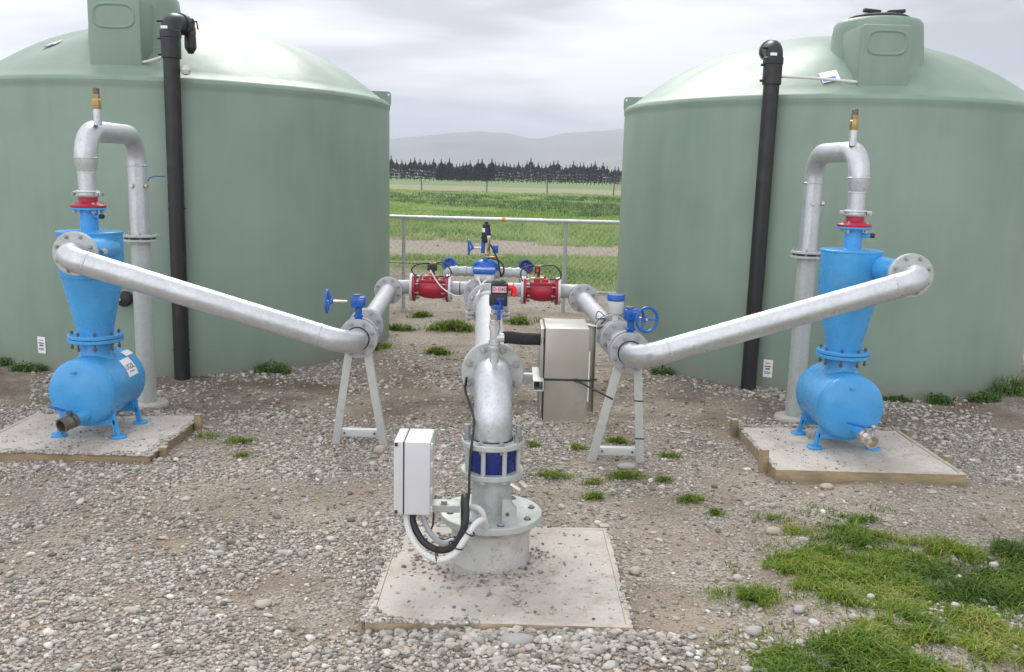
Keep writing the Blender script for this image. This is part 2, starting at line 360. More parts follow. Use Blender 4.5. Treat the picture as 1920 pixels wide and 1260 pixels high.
def handwheel(parent, c, ax, R, r=0.008, mat='bluedk', spokes=3, hubd=0.02, ph=0.3):
    c = V(c); ax = V(ax).normalized(); m = MB(); m.torus(c, ax, R, r, 36, 10)
    u = ax.orthogonal().normalized(); w = ax.cross(u)
    for k in range(spokes):
        a = 2 * PI * k / spokes + ph; d = u * math.cos(a) + w * math.sin(a)
        m.tube([c - ax * hubd + d * 0.008, c - ax * hubd * .6 + d * R * .5, c + d * R], [r * 1.3, r * 0.95, r * 0.8], 8)
    m.lathe(c - ax * (hubd + .012), ax, [(0, r * 1.8), (0.004, r * 2.2), (0.022, r * 2.0), (0.026, r * 1.2)], 16)
    return m.build('handwheel', mat, parent)
def np_mesh(name, verts, faces, mat, rnd=None, smooth=True):
    me = bpy.data.meshes.new(name); nf, k = faces.shape
    me.vertices.add(len(verts)); me.vertices.foreach_set('co', verts.astype(np.float32).ravel())
    me.loops.add(nf * k); me.loops.foreach_set('vertex_index', faces.astype(np.int32).ravel())
    me.polygons.add(nf); me.polygons.foreach_set('loop_start', (np.arange(nf) * k).astype(np.int32)); me.polygons.foreach_set('loop_total', np.full(nf, k, np.int32))
    me.polygons.foreach_set('use_smooth', np.full(nf, smooth))
    if rnd is not None:
        a = me.attributes.new('rnd', 'FLOAT', 'POINT'); a.data.foreach_set('value', rnd.astype(np.float32))
    me.update(calc_edges=True); me.validate(); me.materials.append(M[mat] if isinstance(mat, str) else mat)
    o = bpy.data.objects.new(name, me); COL.objects.link(o); LOCS[o.name] = V((0, 0, 0)); return o
def text_mesh(s, size, loc, xdir, ydir, parent, name, mat, depth=0.0006, bold=0.0):
    cu = bpy.data.curves.new('lettering', 'FONT'); cu.body = s; cu.size = size; cu.align_x = 'CENTER'; cu.align_y = 'CENTER'; cu.extrude = depth; cu.offset = bold
    to = bpy.data.objects.new('lettering_tmp', cu); COL.objects.link(to)
    dg = bpy.context.evaluated_depsgraph_get(); me = bpy.data.meshes.new_from_object(to.evaluated_get(dg)); COL.objects.unlink(to); bpy.data.objects.remove(to)
    x = V(xdir).normalized(); y = V(ydir).normalized(); z = x.cross(y); R = Matrix((x, y, z)).transposed()
    base = LOCS[parent.name]
    for v in me.vertices: v.co = R @ v.co + V(loc) - base
    me.materials.clear(); me.materials.append(M[mat]); o = bpy.data.objects.new(name, me); COL.objects.link(o); o.parent = parent; LOCS[o.name] = base; return o

# ------------------------------------------------------------------ ground
TANKS = [(-3.24, 9.255), (3.01, 9.163)]; TR, TH = 1.949, 2.39
def gh(x, y):
    x = np.asarray(x, float); y = np.asarray(y, float)
    z = 0.010 * np.sin(1.9 * x + 0.7) * np.sin(2.3 * y + 1.1) + 0.008 * np.sin(4.1 * x + 2.2 * y) + 0.004 * np.sin(9 * x - 5 * y + 1)
    far = np.clip((y - 12) / 10, 0, 1)
    z = z + far * 0.05 * np.sin(0.7 * x + 0.5) * np.sin(0.45 * y) - 0.004
    return z * np.clip((2500 - y) / 500, 0, 1)
def axis_pts(a, b, step, outs):
    inner = np.arange(a, b + step * .5, step); lo = [a - o for o in outs][::-1]; hi = [b + o for o in outs]
    return np.concatenate([lo, inner, hi])
OUT = [0.3, 0.8, 1.6, 3, 5, 8, 12, 18, 27, 40, 60, 100, 170, 300, 600, 1200, 2500, 5000]
gx = axis_pts(-6, 6, 0.06, OUT); gy = axis_pts(0.5, 13, 0.06, OUT)
X, Yg = np.meshgrid(gx, gy); Z = gh(X, Yg)
nx, ny = len(gx), len(gy); idx = np.arange(nx * ny).reshape(ny, nx)
F4 = np.stack([idx[:-1, :-1], idx[:-1, 1:], idx[1:, 1:], idx[1:, :-1]], -1).reshape(-1, 4)
def groundmat():
    m, nt, b = newmat('ground_soil_and_turf')
    t = nt.nodes.new('ShaderNodeTexCoord'); vec = t.outputs['Object']
    s = nt.nodes.new('ShaderNodeSeparateXYZ'); nt.links.new(vec, s.inputs[0])
    # near: dirt with fine gravel
    n1 = noise(nt, 1.3, 7, 0.62, vec=vec); dirt = ramp(nt, n1.outputs['Fac'], [(0.32, (0.170, 0.128, 0.090)), (0.5, (0.315, 0.252, 0.185)), (0.68, (0.46, 0.385, 0.295))])
    vo = nt.nodes.new('ShaderNodeTexVoronoi'); vo.inputs['Scale'].default_value = 95; nt.links.new(vec, vo.inputs['Vector'])
    n4 = noise(nt, 30, 3, vec=vec)
    gc = ramp(nt, vo.outputs['Color'], [(0.0, (0.12, 0.105, 0.088)), (0.5, (0.33, 0.295, 0.25)), (1.0, (0.60, 0.555, 0.49))])
    gm = ramp(nt, noise(nt, 2.3, 6, vec=vec).outputs['Fac'], [(0.40, 0.25), (0.58, 0.85)])
    near = mixc(nt, gm.outputs[0], dirt.outputs[0], gc.outputs[0]).outputs[0]
    dz_ = nt.nodes.new('ShaderNodeMapRange'); dz_.inputs['From Min'].default_value = 1.9; dz_.inputs['From Max'].default_value = 0.6; dd = nt.nodes.new('ShaderNodeMath'); dd.operation = 'SUBTRACT'; dd.inputs[1].default_value = 7.2; nt.links.new(s.outputs['Y'], dd.inputs[0])
    da = nt.nodes.new('ShaderNodeMath'); da.operation = 'ABSOLUTE'; nt.links.new(dd.outputs[0], da.inputs[0]); nt.links.new(da.outputs[0], dz_.inputs['Value'])
    dn = ramp(nt, noise(nt, 1.6, 7, .65, vec=vec).outputs['Fac'], [(.36, 0.), (.62, .75)]); dm = nt.nodes.new('ShaderNodeMath'); dm.operation = 'MULTIPLY'; nt.links.new(dz_.outputs[0], dm.inputs[0]); nt.links.new(dn.outputs[0], dm.inputs[1])
    near = mixc(nt, dm.outputs[0], near, (0.115, 0.082, 0.055)).outputs[0]
    # distorted Y coordinate for the bands
    nb = noise(nt, 0.35, 5, 0.6, vec=vec); ma = nt.nodes.new('ShaderNodeMath'); ma.operation = 'MULTIPLY_ADD'; ma.inputs[1].default_value = 5.0
    nt.links.new(nb.outputs['Fac'], ma.inputs[0]); nt.links.new(s.outputs['Y'], ma.inputs[2])   # y + 5*noise (mean 2.5)
    def step(v, w=0.3):
        r = nt.nodes.new('ShaderNodeMapRange'); r.inputs['From Min'].default_value = v - w + 2.5; r.inputs['From Max'].default_value = v + w + 2.5
        nt.links.new(ma.outputs[0], r.inputs['Value']); return r.outputs[0]
    g1 = ramp(nt, noise(nt, 1.1, 8, 0.7, vec=vec).outputs['Fac'], [(0.3, (0.10, 0.12, 0.05)), (0.5, (0.22, 0.20, 0.13)), (0.7, (0.33, 0.28, 0.21))]).outputs[0]
    tr = ramp(nt, noise(nt, 12, 8, 0.75, vec=vec).outputs['Fac'], [(0.3, (0.22, 0.18, 0.14)), (0.7, (0.42, 0.365, 0.305))]).outputs[0]
    g2 = ramp(nt, noise(nt, 0.35, 9, 0.72, vec=vec, mapscale=(0.5, 1, 1)).outputs['Fac'], [(0.30, (0.075, 0.115, 0.07)), (0.45, (0.11, 0.17, 0.075)), (0.6, (0.20, 0.32, 0.07)), (0.75, (0.29, 0.42, 0.11))]).outputs[0]
    br = ramp(nt, noise(nt, 0.12, 8, 0.7, vec=vec, mapscale=(0.3, 1, 1)).outputs['Fac'], [(0.3, (0.22, 0.24, 0.13)), (0.7, (0.32, 0.30, 0.20))]).outputs[0]
    g3 = ramp(nt, noise(nt, 0.1, 8, 0.7, vec=vec).outputs['Fac'], [(0.3, (0.13, 0.20, 0.08)), (0.7, (0.20, 0.27, 0.12))]).outputs[0]
    o = mixc(nt, step(14.6, 1.2), near, g1).outputs[0]
    o = mixc(nt, step(18.6, 0.5), o, tr).outputs[0]
    o = mixc(nt, step(24.2, 0.5), o, g2).outputs[0]
    o = mixc(nt, step(92, 2.0), o, br).outputs[0]
    o = mixc(nt, step(140, 10), o, g3).outputs[0]
    nt.links.new(o, b.inputs['Base Color']); b.inputs['Roughness'].default_value = 0.95; b.inputs['Specular IOR Level'].default_value = 0.2
    bp = nt.nodes.new('ShaderNodeMath'); bp.operation = 'ADD'; nt.links.new(noise(nt, 60, 6, 0.7, vec=vec).outputs['Fac'], bp.inputs[0]); nt.links.new(vo.outputs['Distance'], bp.inputs[1])
    bump(nt, bp.outputs[0], 0.8, 0.012, b)
    return m
M['ground'] = groundmat()
g = np_mesh('ground', np.stack([X.ravel(), Yg.ravel(), Z.ravel()], -1), F4, 'ground'); g['kind'] = 'structure'

def in_excl(x, y):
    e = np.zeros(len(x), bool)
    for cx, cy in TANKS: e |= (x - cx) ** 2 + (y - cy) ** 2 < (TR + 0.0) ** 2
    for (a, b_, c, d) in PADS: e |= (x > a - .015) & (x < b_ + .015) & (y > c - .015) & (y < d + .015)
    return e
PADS = [(-0.53, 0.49, 3.20, 4.19), (-3.20, -2.09, 5.06, 5.98), (1.555, 2.665, 5.06, 6.04)]
def vnoise(x, y, s, seed):
    """smooth value noise, 0..1"""
    r = np.random.default_rng(seed); T = r.random((64, 64)); u = x * s; v = y * s; i = np.floor(u).astype(int); j = np.floor(v).astype(int); fu = u - i; fv = v - j
    fu = fu * fu * (3 - 2 * fu); fv = fv * fv * (3 - 2 * fv); a = T[i % 64, j % 64]; b = T[(i + 1) % 64, j % 64]; c = T[i % 64, (j + 1) % 64]; d = T[(i + 1) % 64, (j + 1) % 64]
    return (a * (1 - fu) + b * fu) * (1 - fv) + (c * (1 - fu) + d * fu) * fv
def ico(sub):
    bm = bmesh.new(); bmesh.ops.create_icosphere(bm, subdivisions=sub, radius=1); bm.verts.index_update()
    v = np.array([x.co[:] for x in bm.verts]); f = np.array([[q.index for q in x.verts] for x in bm.faces]); bm.free(); return v, f
I1, I2, I3 = ico(1), ico(2), ico(3)
def pebbles(x, y, z, size, base, jit=0.12):
    n = len(x); bv, bf = base; k = len(bv)
    a = size * RNG.uniform(0.8, 1.5, n); b = size * RNG.uniform(0.65, 1.05, n); c = size * RNG.uniform(0.32, 0.7, n)
    P = bv[None] * np.stack([a, b, c], -1)[:, None] * (1 + RNG.normal(0, jit, (n, k, 1)))
    tx = RNG.normal(0, 0.22, n); ct, st = np.cos(tx), np.sin(tx); Y2 = P[..., 1] * ct[:, None] - P[..., 2] * st[:, None]; Z2 = P[..., 1] * st[:, None] + P[..., 2] * ct[:, None]
    th = RNG.uniform(0, 2 * PI, n); cc, ss = np.cos(th)[:, None], np.sin(th)[:, None]
    Q = np.stack([P[..., 0] * cc - Y2 * ss, P[..., 0] * ss + Y2 * cc, Z2], -1) + np.stack([x, y, z + c * 0.35], -1)[:, None]
    Fc = bf[None] + (np.arange(n) * k)[:, None, None]
    return Q.reshape(-1, 3), Fc.reshape(-1, 3), np.repeat(RNG.random(n), k)
def join_np(parts):
    vs, fs, rs = [], [], []; o = 0
    for v, f, r in parts: vs.append(v); fs.append(f + o); rs.append(r); o += len(v)
    return np.concatenate(vs), np.concatenate(fs), np.concatenate(rs)
# patches where the brown soil shows with only a few stones
BARE = [(0.85, 3.75, .45), (1.05, 4.25, .45), (0.75, 3.3, .22), (-0.75, 3.35, .28), (-1.35, 4.6, .35), (1.3, 3.2, .25), (0.2, 7.0, .5), (-.5, 6.6, .5), (-1.9, 6.9, .5), (1.4, 6.9, .5), (-.9, 4.5, .3), (-2.6, 4.5, .3), (2.6, 4.7, .4)]
parts = []
def scatter(n, y0, y1, slope, pad, smin, smax, base, dens=True, power=2.2, jit=0.12):
    y = np.sqrt(RNG.uniform(y0 ** 2, y1 ** 2, n)); x = RNG.uniform(-1, 1, n) * (slope * y + pad)
    k = ~in_excl(x, y)
    if dens:
        d = 0.55 * vnoise(x + 40, y + 40, 1.1, 3) + 0.45 * vnoise(x + 40, y + 40, 3.3, 4)
        left = np.clip((-x + 0.4) / 2.0, 0, 0.18)
        bare_ = np.zeros(n)
        for bx_, by_, br_ in BARE: bare_ = np.maximum(bare_, np.clip(1.35 - np.hypot((x - bx_) / 1.25, y - by_) / br_, 0, 1))
        bare_ = np.maximum(bare_, np.clip((y - 7.2) / 1.5, 0, 0.85))
        k &= RNG.random(n) < np.clip((d - 0.33 + left - .5 * bare_) * 3.2, 0.16, 1)
    x, y = x[k], y[k]; s = smin + (smax - smin) * RNG.random(len(x)) ** power
    parts.append(pebbles(x, y, gh(x, y) + 0.001, s, base, jit))
scatter(165000, 2.2, 6.3, 0.62, 0.5, 0.003, 0.0115, I1, power=1.7, jit=0.17)
scatter(6500, 2.2, 6.3, 0.62, 0.5, 0.010, 0.023, I2, power=2.3, jit=0.06)
scatter(38000, 6.0, 9.0, 0.50, 0.3, 0.005, 0.022, I1, power=2.6)
scatter(9000, 9.0, 24.5, 0.35, 0.3, 0.009, 0.025, I1)
# band of bigger clean cobbles in front of the centre pad
n = 1500; x = RNG.normal(0.12, 0.42, n); y = 3.19 - np.abs(RNG.normal(0, .16, n)); parts.append(pebbles(x, y, gh(x, y) + 0.002,   .005 + .014 * RNG.random(n) ** 1.8, I2, 0.06))
# crumbs lying on the pads
for (a, b_, c, d), n, zt in ((PADS[0], 420, 0.022), (PADS[1], 700, 0.042), (PADS[2], 300, 0.055)):
    x = RNG.uniform(a + .05, b_ - .05, n); y = RNG.uniform(c + .05, d - .05, n); parts.append(pebbles(x, y, np.full(n, zt), 0.002 + 0.009 * RNG.random(n) ** 2.5, I1))
n = 330; th = RNG.uniform(0, 2 * PI, n); rr = 0.17 + np.abs(RNG.normal(0, 0.10, n)); x = -0.10 + rr * np.cos(th) - 0.09 * RNG.random(n); y = 3.80 + rr * np.sin(th); k = (x > -.5) & (x < .45) & (y > 3.24)
parts.append(pebbles(x[k], y[k], np.full(k.sum(), 0.024), RNG.uniform(0.004, 0.012, k.sum()), I1))
def spill(n, xa, xb, ya, yb, zt, edge, depth):
    x = RNG.uniform(xa, xb, n); y = RNG.uniform(ya, yb, n); e = {'L': x - xa, 'R': xb - x, 'F': y - ya, 'B': yb - y}[edge]
    lim = depth * (0.15 + 1.3 * vnoise(x + 20, y + 20, 6.5, 41)); k = (e < lim) & (RNG.random(n) < 1.15 - e / (lim + 1e-6)); x, y = x[k], y[k]
    parts.append(pebbles(x, y, np.full(len(x), zt), .003 + .010 * RNG.random(len(x)) ** 1.8, I1, .15))
spill(4200, -0.56, -0.34, 3.20, 4.19, .024, 'L', .085); spill(1300, -0.53, .3, 4.10, 4.20, .024, 'B', .05); spill(1200, -.53, -.1, 3.19, 3.27, .024, 'F', .05); spill(700, .42, .50, 3.2, 4.19, .024, 'R', .025)
spill(5000, -3.20, -2.08, 5.05, 5.20, .045, 'F', .06); spill(3600, -2.24, -2.08, 5.06, 5.98, .045, 'R', .05); spill(2600, -3.20, -2.09, 5.84, 5.99, .045, 'B', .08); spill(2000, 1.56, 2.66, 5.92, 6.05, .058, 'B', .07); spill(1200, 1.555, 1.66, 5.1, 6.04, .058, 'L', .025)
v_, f_, r_ = join_np(parts); o = np_mesh('gravel', v_, f_, 'pebble', r_); tag(o, 'grey and tan river gravel covering the yard', 'gravel', kind='stuff')

# larger single stones
M['stone'] = surf('smooth_river_stone', (0.36, 0.345, 0.32), 0.8, 0, var=0.12, vscale=9, bmp=0.2)
M['stonewarm'] = surf('tan_river_stone', (0.42, 0.36, 0.29), 0.8, 0, var=0.12, vscale=9, bmp=0.2)
STONES = [(0.05, 3.10, 0.062, 0.035, 0.02, 0.1, 'stone', 'largest flat grey stone lying just in front of the centre concrete pad'),
 (0.96, 3.24, 0.036, 0.028, 0.018, 0.4, 'stone', 'smooth grey oval stone beside the grass patch at lower right'),
 (0.46, 4.21, 0.034, 0.022, 0.016, 0.0, 'stone', 'grey stone at the back right corner of the centre pad'),
 (1.31, 4.24, 0.038, 0.028, 0.02, 0.2, 'stonewarm', 'rounded tan stone on bare soil above the grass patch'),
 (0.57, 3.77, 0.030, 0.026, 0.018, 0.9, 'stonewarm', 'rounded greenish tan stone to the right of the centre pad edge'),
 (-0.80, 5.40, 0.036, 0.030, 0.03, 0.2, 'stonewarm', 'round tan stone against the foot of the left pipe stand'),
 (1.19, 3.42, 0.030, 0.022, 0.015, 0.7, 'stone', 'small pale stone at the edge of the green grass patch'),
 (0.70, 5.17, 0.062, 0.035, 0.02, 0.1, 'stone', 'flat grey stone under the crossbar of the right pipe stand'),
 (0.34, 3.02, 0.026, 0.022, 0.018, 0.3, 'stone', 'round pale cobble near the front right corner of the centre pad'),
 (1.82, 4.96, 0.040, 0.028, 0.018, 0.1, 'stonewarm', 'rounded stone touching the front board of the right filter pad'),
 (-0.96, 3.36, 0.036, 0.026, 0.015, 0.5, 'stonewarm', 'flat pinkish tan stone among the gravel left of the centre pad'),
 (-1.28, 3.80, 0.028, 0.02, 0.015, 0.2, 'stone', 'pale flat stone on the gravel below the left filter pad')]
for (x, y, a, b_, c, rz, mt, lb) in STONES:
    m = MB(); bv, bf = I3; z0 = float(gh(x, y)); rr = random.Random(int(x * 100)); vs = []
    for p in bv:
        q = V((p[0] * a * (1 + 0.10 * math.sin(3 * p[1] + x * 7)), p[1] * b_ * (1 + 0.08 * math.sin(4 * p[0] + y)), p[2] * c * (1 + 0.08 * p[0])))
        q.rotate(Matrix.Rotation(rz, 3, 'Z')); vs.append(q + V((x, y, z0 + c * 0.62)))
    m.add(vs, [tuple(f) for f in bf]); tag(m.build('stone', mt, loc=(x, y, z0), sharp=180), lb, 'stone', 'larger river stones on the gravel')

# ------------------------------------------------------------------ grass
def blades(x, y, z, h, w, lean=0.6, colv=None):
    n = len(x); th = RNG.uniform(0, 2 * PI, n); d = np.stack([np.cos(th), np.sin(th)], -1); p = np.stack([-d[:, 1], d[:, 0]], -1)
    ln = RNG.uniform(0.15, 1.0, n) * lean; w = np.broadcast_to(w, (n,)); h = np.broadcast_to(h, (n,))
    tw = RNG.uniform(-0.5, 0.5, n); p = p * np.cos(tw)[:, None] + d * np.sin(tw)[:, None]
    B = np.stack([x, y, z - 0.004], -1); V0 = B.copy(); V0[:, :2] -= p * w[:, None] / 2; V1 = B.copy(); V1[:, :2] += p * w[:, None] / 2
    Mx = B.copy(); Mx[:, :2] += d * (ln * h * 0.35)[:, None]; Mx[:, 2] += h * 0.62; V2 = Mx.copy(); V2[:, :2] -= p * w[:, None] * .42; V3 = Mx.copy(); V3[:, :2] += p * w[:, None] * .42
    T = B.copy(); T[:, :2] += d * (ln * h)[:, None]; T[:, 2] += h * (1.02 - 0.35 * ln)
    vs = np.stack([V0, V1, V3, V2, T], 1).reshape(-1, 3); o = (np.arange(n) * 5)[:, None]
    fs = np.concatenate([o + np.array([[0, 1, 2]]), o + np.array([[0, 2, 3]]), o + np.array([[3, 2, 4]])], 0)
    c = RNG.random(n) if colv is None else colv
    return vs, fs, np.repeat(np.clip(c, 0, 1), 5)
PATCH = [(1.06, 2.97, .20), (1.30, 3.02, .26), (1.27, 3.86, .12), (1.56, 4.22, .20), (1.80, 4.44, .14), (1.75, 4.12, .26), (1.55, 3.85, .28), (2.45, 3.84, .36), (2.75, 3.95, .40), (1.95, 3.42, .48), (2.4, 3.1, .55), (1.62, 3.02, .34), (1.65, 3.6, .38), (1.97, 3.65, .42), (1.95, 3.2, .42), (1.57, 3.25, .30),
         (2.3, 3.3, .5), (2.7, 3.5, .6), (1.37, 3.55, .20), (1.6, 2.9, .4), (2.1, 2.8, .5), (2.6, 2.8, .6), (2.1, 3.95, .26), (1.3, 2.75, .26)]
n = 210000; x = RNG.uniform(0.6, 3.4, n); y = RNG.uniform(2.4, 4.8, n); d = np.zeros(n)
for cx, cy, r in PATCH: d = np.maximum(d, 1 - np.hypot(x - cx, y - cy) / r)
nzv = 0.6 * vnoise(x + 9, y + 9, 5.5, 21) + 0.4 * vnoise(x + 9, y + 9, 14, 22)
bare = np.minimum(np.hypot((x - 1.62) / 1.3, y - 3.10), np.hypot((x - 1.88) / 1.4, (y - 4.33)))
k = (RNG.random(n) < np.clip(d * 3.0 + (nzv - 0.62) * 2.4, 0, 1) * np.clip((nzv - 0.28) * 4, 0.06, 1)) & (bare > 0.09) & (d > 0.0); x, y, nzv = x[k], y[k], nzv[k]
hh = RNG.uniform(0.014, 0.05, len(x)) * (0.35 + 1.5 * vnoise(x + 3, y + 3, 8, 44))
cv = 0.80 * vnoise(x + 5, y + 5, 4.2, 31) + 0.40 * RNG.random(len(x)) + 0.45 * (nzv - .5) - .10 + np.where(RNG.random(len(x)) < .09, .45, 0)
gp = [blades(x, y, gh(x, y), hh, RNG.uniform(0.003, 0.0075, len(x)), 1.9, cv)]
ns = 16000; xs = RNG.uniform(0.7, 3.3, ns); ys = RNG.uniform(2.5, 4.7, ns); ds = np.full(ns, -9.)
for cx, cy, r in PATCH: ds = np.maximum(ds, 1 - np.hypot(xs - cx, ys - cy) / (r + .16))
k = (ds > 0) & (vnoise(xs + 2, ys + 2, 9, 77) > .60) & (RNG.random(ns) < .8); xs, ys = xs[k], ys[k]; gp.append(blades(xs, ys, gh(xs, ys), RNG.uniform(.012, .035, len(xs)), .0045, 1.8, RNG.random(len(xs))))
v_, f_, r_ = join_np(gp); tag(np_mesh('grass_patch', v_, f_, 'grass', r_), 'rough green grass spreading over the gravel at the lower right corner', 'grass', kind='stuff')

TUFTS = [(0.27, 5.02, .10, 'olive grass tuft right of the white flanged wellhead, behind the centre pad'), (0.67, 5.01, .10, 'bright green tuft just in front of the right pipe stand'),
 (0.48, 4.69, .08, 'bright green tuft midway between centre pad and right pipe stand'), (0.99, 4.68, .08, 'green tuft with pebbles on the bare soil left of the right filter pad'),
 (1.07, 4.47, .06, 'low dark tuft on the bare soil nearest the round tan stone'), (1.35, 4.42, .08, 'leafy dark tuft in front of the left front corner of the right filter pad'),
 (-1.72, 5.55, .09, 'small tuft on gravel between left filter pad and left pipe stand'), (-1.61, 5.29, .06, 'thin yellowish tuft just below the small tuft near the left stand'),
 (-1.95, 5.66, .07, 'dry tuft beside the wooden peg of the left filter pad'), (0.15, 5.58, .06, 'small brownish tuft directly under the steel cabinet'),
 (0.42, 5.52, .06, 'small brownish tuft between the steel cabinet and the right pipe stand'), (0.72, 5.72, .09, 'green tuft seen through the legs of the right pipe stand'),
 (1.0, 5.44, .07, 'low green tuft to the right of the right pipe stand foot'), (1.02, 3.53, .15, 'isolated green clump left of the big grass patch'),
 (0.49, 4.92, .06, 'sparse brown tuft left of the bright tuft by the right stand'), (0.89, 4.97, .06, 'sparse tuft right of the bright tuft by the right stand'),
 (-0.66, 9.95, .25, 'large bright green clump under the pipes left of the main pipe'), (-1.23, 9.86, .13, 'ragged green clump beside the right edge of the left tank'),
 (-1.11, 10.85, .12, 'small green clump near the fence left of the main pipe'), (0.13, 10.6, .20, 'large green clump right of the main pipe behind the manifold'),
 (-0.71, 8.59, .10, 'low green clump on the soil left of the main pipe'), (-1.35, 8.75, .14, 'leafy clump at the foot of the left tank near the left branch pipe')]
for i, (tx, ty, tr_, lb) in enumerate(TUFTS):
    far = ty > 8; n = int(620 * (tr_ / 0.08) ** 1.3) if not far else int(1400 * tr_ / .2)
    a = RNG.uniform(0, 2 * PI, n); r = tr_ * np.minimum(np.abs(RNG.normal(0, 0.5, n)), 1.1); a = np.round(a * 1.6) / 1.6 * .45 + a * .55; x = tx + r * np.cos(a) * 1.35; y = ty + r * np.sin(a) * 0.8; kk = RNG.random(n) < np.clip((vnoise(x + 60, y + 60, 26 if not far else 9, 200 + i) - .34) * 4, .03, 1); x, y, r = x[kk], y[kk], r[kk]; n = len(x)
    hh = RNG.uniform(0.4, 1.0, n) * (0.06 if not far else 0.13) * (tr_ / .09 if not far else tr_ / .2) ** 0.4 * np.clip(1.2 - r / tr_ * .5, .3, 1)
    brown = 0.45 if 'brown' in lb or 'dry' in lb or 'yellow' in lb else 0.12
    v_, f_, r_ = blades(x, y, gh(x, y), hh, RNG.uniform(.002, .0055, n) if not far else RNG.uniform(.005, .012, n), 1.5, RNG.random(n) * .65 + np.where(RNG.random(n) < brown, .5, 0.22))
    z0 = float(gh(tx, ty)); v_ -= np.array([tx, ty, z0]); o = np_mesh('grass_tuft', v_, f_, 'grass', r_); o.location = (tx, ty, z0); tag(o, lb, 'grass tuft', 'grass tufts in the gravel')
# broad-leaved weeds along the tank feet
def leaves(n, cx, cy, rx, ry, hmax, s):
    a = RNG.uniform(0, 2 * PI, n); r = np.sqrt(RNG.random(n)); x = cx + rx * r * np.cos(a); y = cy + ry * r * np.sin(a); z = gh(x, y) + hmax * RNG.random(n) * (1 - r * .6)
    th = RNG.uniform(0, 2 * PI, n); el = RNG.uniform(-0.2, 0.9, n); d = np.stack([np.cos(th) * np.cos(el), np.sin(th) * np.cos(el), np.sin(el)], -1); p = np.stack([-np.sin(th), np.cos(th), RNG.normal(0, .3, n)], -1)
    s = s * RNG.uniform(0.6, 1.3, n)[:, None]; C = np.stack([x, y, z], -1)
    vs = np.stack([C, C + d * s * .5 + p * s * .33, C + d * s, C + d * s * .5 - p * s * .33], 1).reshape(-1, 3); o = (np.arange(n) * 4)[:, None]
    fs = np.concatenate([o + np.array([[0, 1, 2]]), o + np.array([[0, 2, 3]])], 0); return vs, fs, np.repeat(RNG.random(n), 4)
WEEDS = [(-2.02, 7.52, .20, .10, .15, 'dark leafy weed growing against the front of the left tank'), (4.28, 7.45, .30, .14, .26, 'tall yellow green weeds at the far right foot of the right tank'),
 (3.86, 7.22, .18, .08, .14, 'leafy weed left of the tall weeds at the right tank foot'), (3.46, 7.13, .14, .07, .13, 'small upright weed in the middle of the right tank foot'),
 (3.12, 7.12, .16, .05, .06, 'low weeds next to the blue drum at the right tank foot'), (-4.02, 7.38, .20, .08, .10, 'dark weeds under the white label of the left tank'),
 (-4.45, 7.60, .3, .1, .12, 'weeds at the left edge of the picture along the left tank'), (1.36, 7.95, .14, .08, .10, 'faint weed behind the right diagonal pipe at the right tank foot')]
for (cx, cy, rx, ry, hm, lb) in WEEDS:
    rx *= .75; ry *= .8; hm *= .8; v_, f_, r_ = leaves(int(300 * rx / .2), cx, cy, rx, ry, hm, 0.032)
    if 'yellow' in lb: r_ = np.clip(r_ * .5 + .6, 0, 1)
    xs = RNG.uniform(cx - rx, cx + rx, 150); ys = RNG.uniform(cy - ry, cy + ry, 150)
    b3 = blades(xs, ys, gh(xs, ys), RNG.uniform(.4, 1, 150) * hm, .006, .6); v_, f_, r_ = join_np([(v_, f_, r_), b3]); z0 = float(gh(cx, cy)); v_ -= np.array([cx, cy, z0])
    o = np_mesh('weed', v_, f_, 'weed', r_); o.location = (cx, cy, z0); tag(o, lb, 'weed', 'weeds along the tank feet')
# long grass beyond the fence and field herbage
fp = []
def field(n, y0, y1, slope, hmin, hmax, w, thr, s1, seed, amp=4, shift=0):
    y = RNG.uniform(y0, y1, n); x = RNG.uniform(-1, 1, n) * (slope * y + 1.5)
    if y0 < 14: k = y - 14.6 + x * .45 > RNG.uniform(-.9, .9, n) - np.where(x < -1.3, -1.9, 0); x, y = x[k], y[k]
    n = len(x); d = 0.6 * vnoise(x + 300, y + 300, s1, seed) + 0.4 * vnoise(x + 300, y + 300, s1 * 3, seed + 1)
    k = RNG.random(n) < np.clip((d - thr) * amp, 0, 1); x, y, d = x[k], y[k], d[k]
    c = 0.55 * vnoise(x + 100, y + 100, s1 * 1.6, seed + 5) + 0.45 * RNG.random(len(x)) + shift
    fp.append(blades(x, y, gh(x, y) - .01, RNG.uniform(hmin, hmax, len(x)) * (0.6 + .6 * d), w, 1.0, c))
field(95000, 13.0, 18.8, 0.20, 0.06, 0.20, 0.018, 0.34, 0.45, 52, 7, .22)
field(60000, 23.2, 36.0, 0.20, 0.06, 0.28, 0.024, 0.26, 0.7, 60, 6, .25)
field(60000, 34.0, 62.0, 0.19, 0.08, 0.20, 0.04, 0.10, 0.28, 70, 4, .2)
# darker broad-leaved clumps in the paddock
for (y0_, y1_, nn) in ((27.0, 40.0, 150), (40.0, 60.0, 330), (60.0, 78.0, 150)):
    cy_ = RNG.uniform(y0_, y1_, nn); cx_ = RNG.uniform(-1, 1, nn) * (.2 * cy_ + 1.5); kk = vnoise(cx_ + 500, cy_ + 500, .13, 97) > (.62 if y0_ < 30 else .36); cx_, cy_ = cx_[kk], cy_[kk]; rr_ = RNG.uniform(.2, .9, len(cx_)) ; q = 46
    xx = (cx_[:, None] + rr_[:, None] * RNG.normal(0, .6, (len(cx_), q))).ravel(); yy = (cy_[:, None] + rr_[:, None] * RNG.normal(0, .5, (len(cx_), q))).ravel()
    fp.append(blades(xx, yy, gh(xx, yy), RNG.uniform(.12, .34, len(xx)), .06, 1.2, RNG.random(len(xx)) * .42 + .06))
field(30000, 60.0, 95.0, 0.19, 0.08, 0.20, 0.050, 0.30, 0.2, 80, 4, .30)
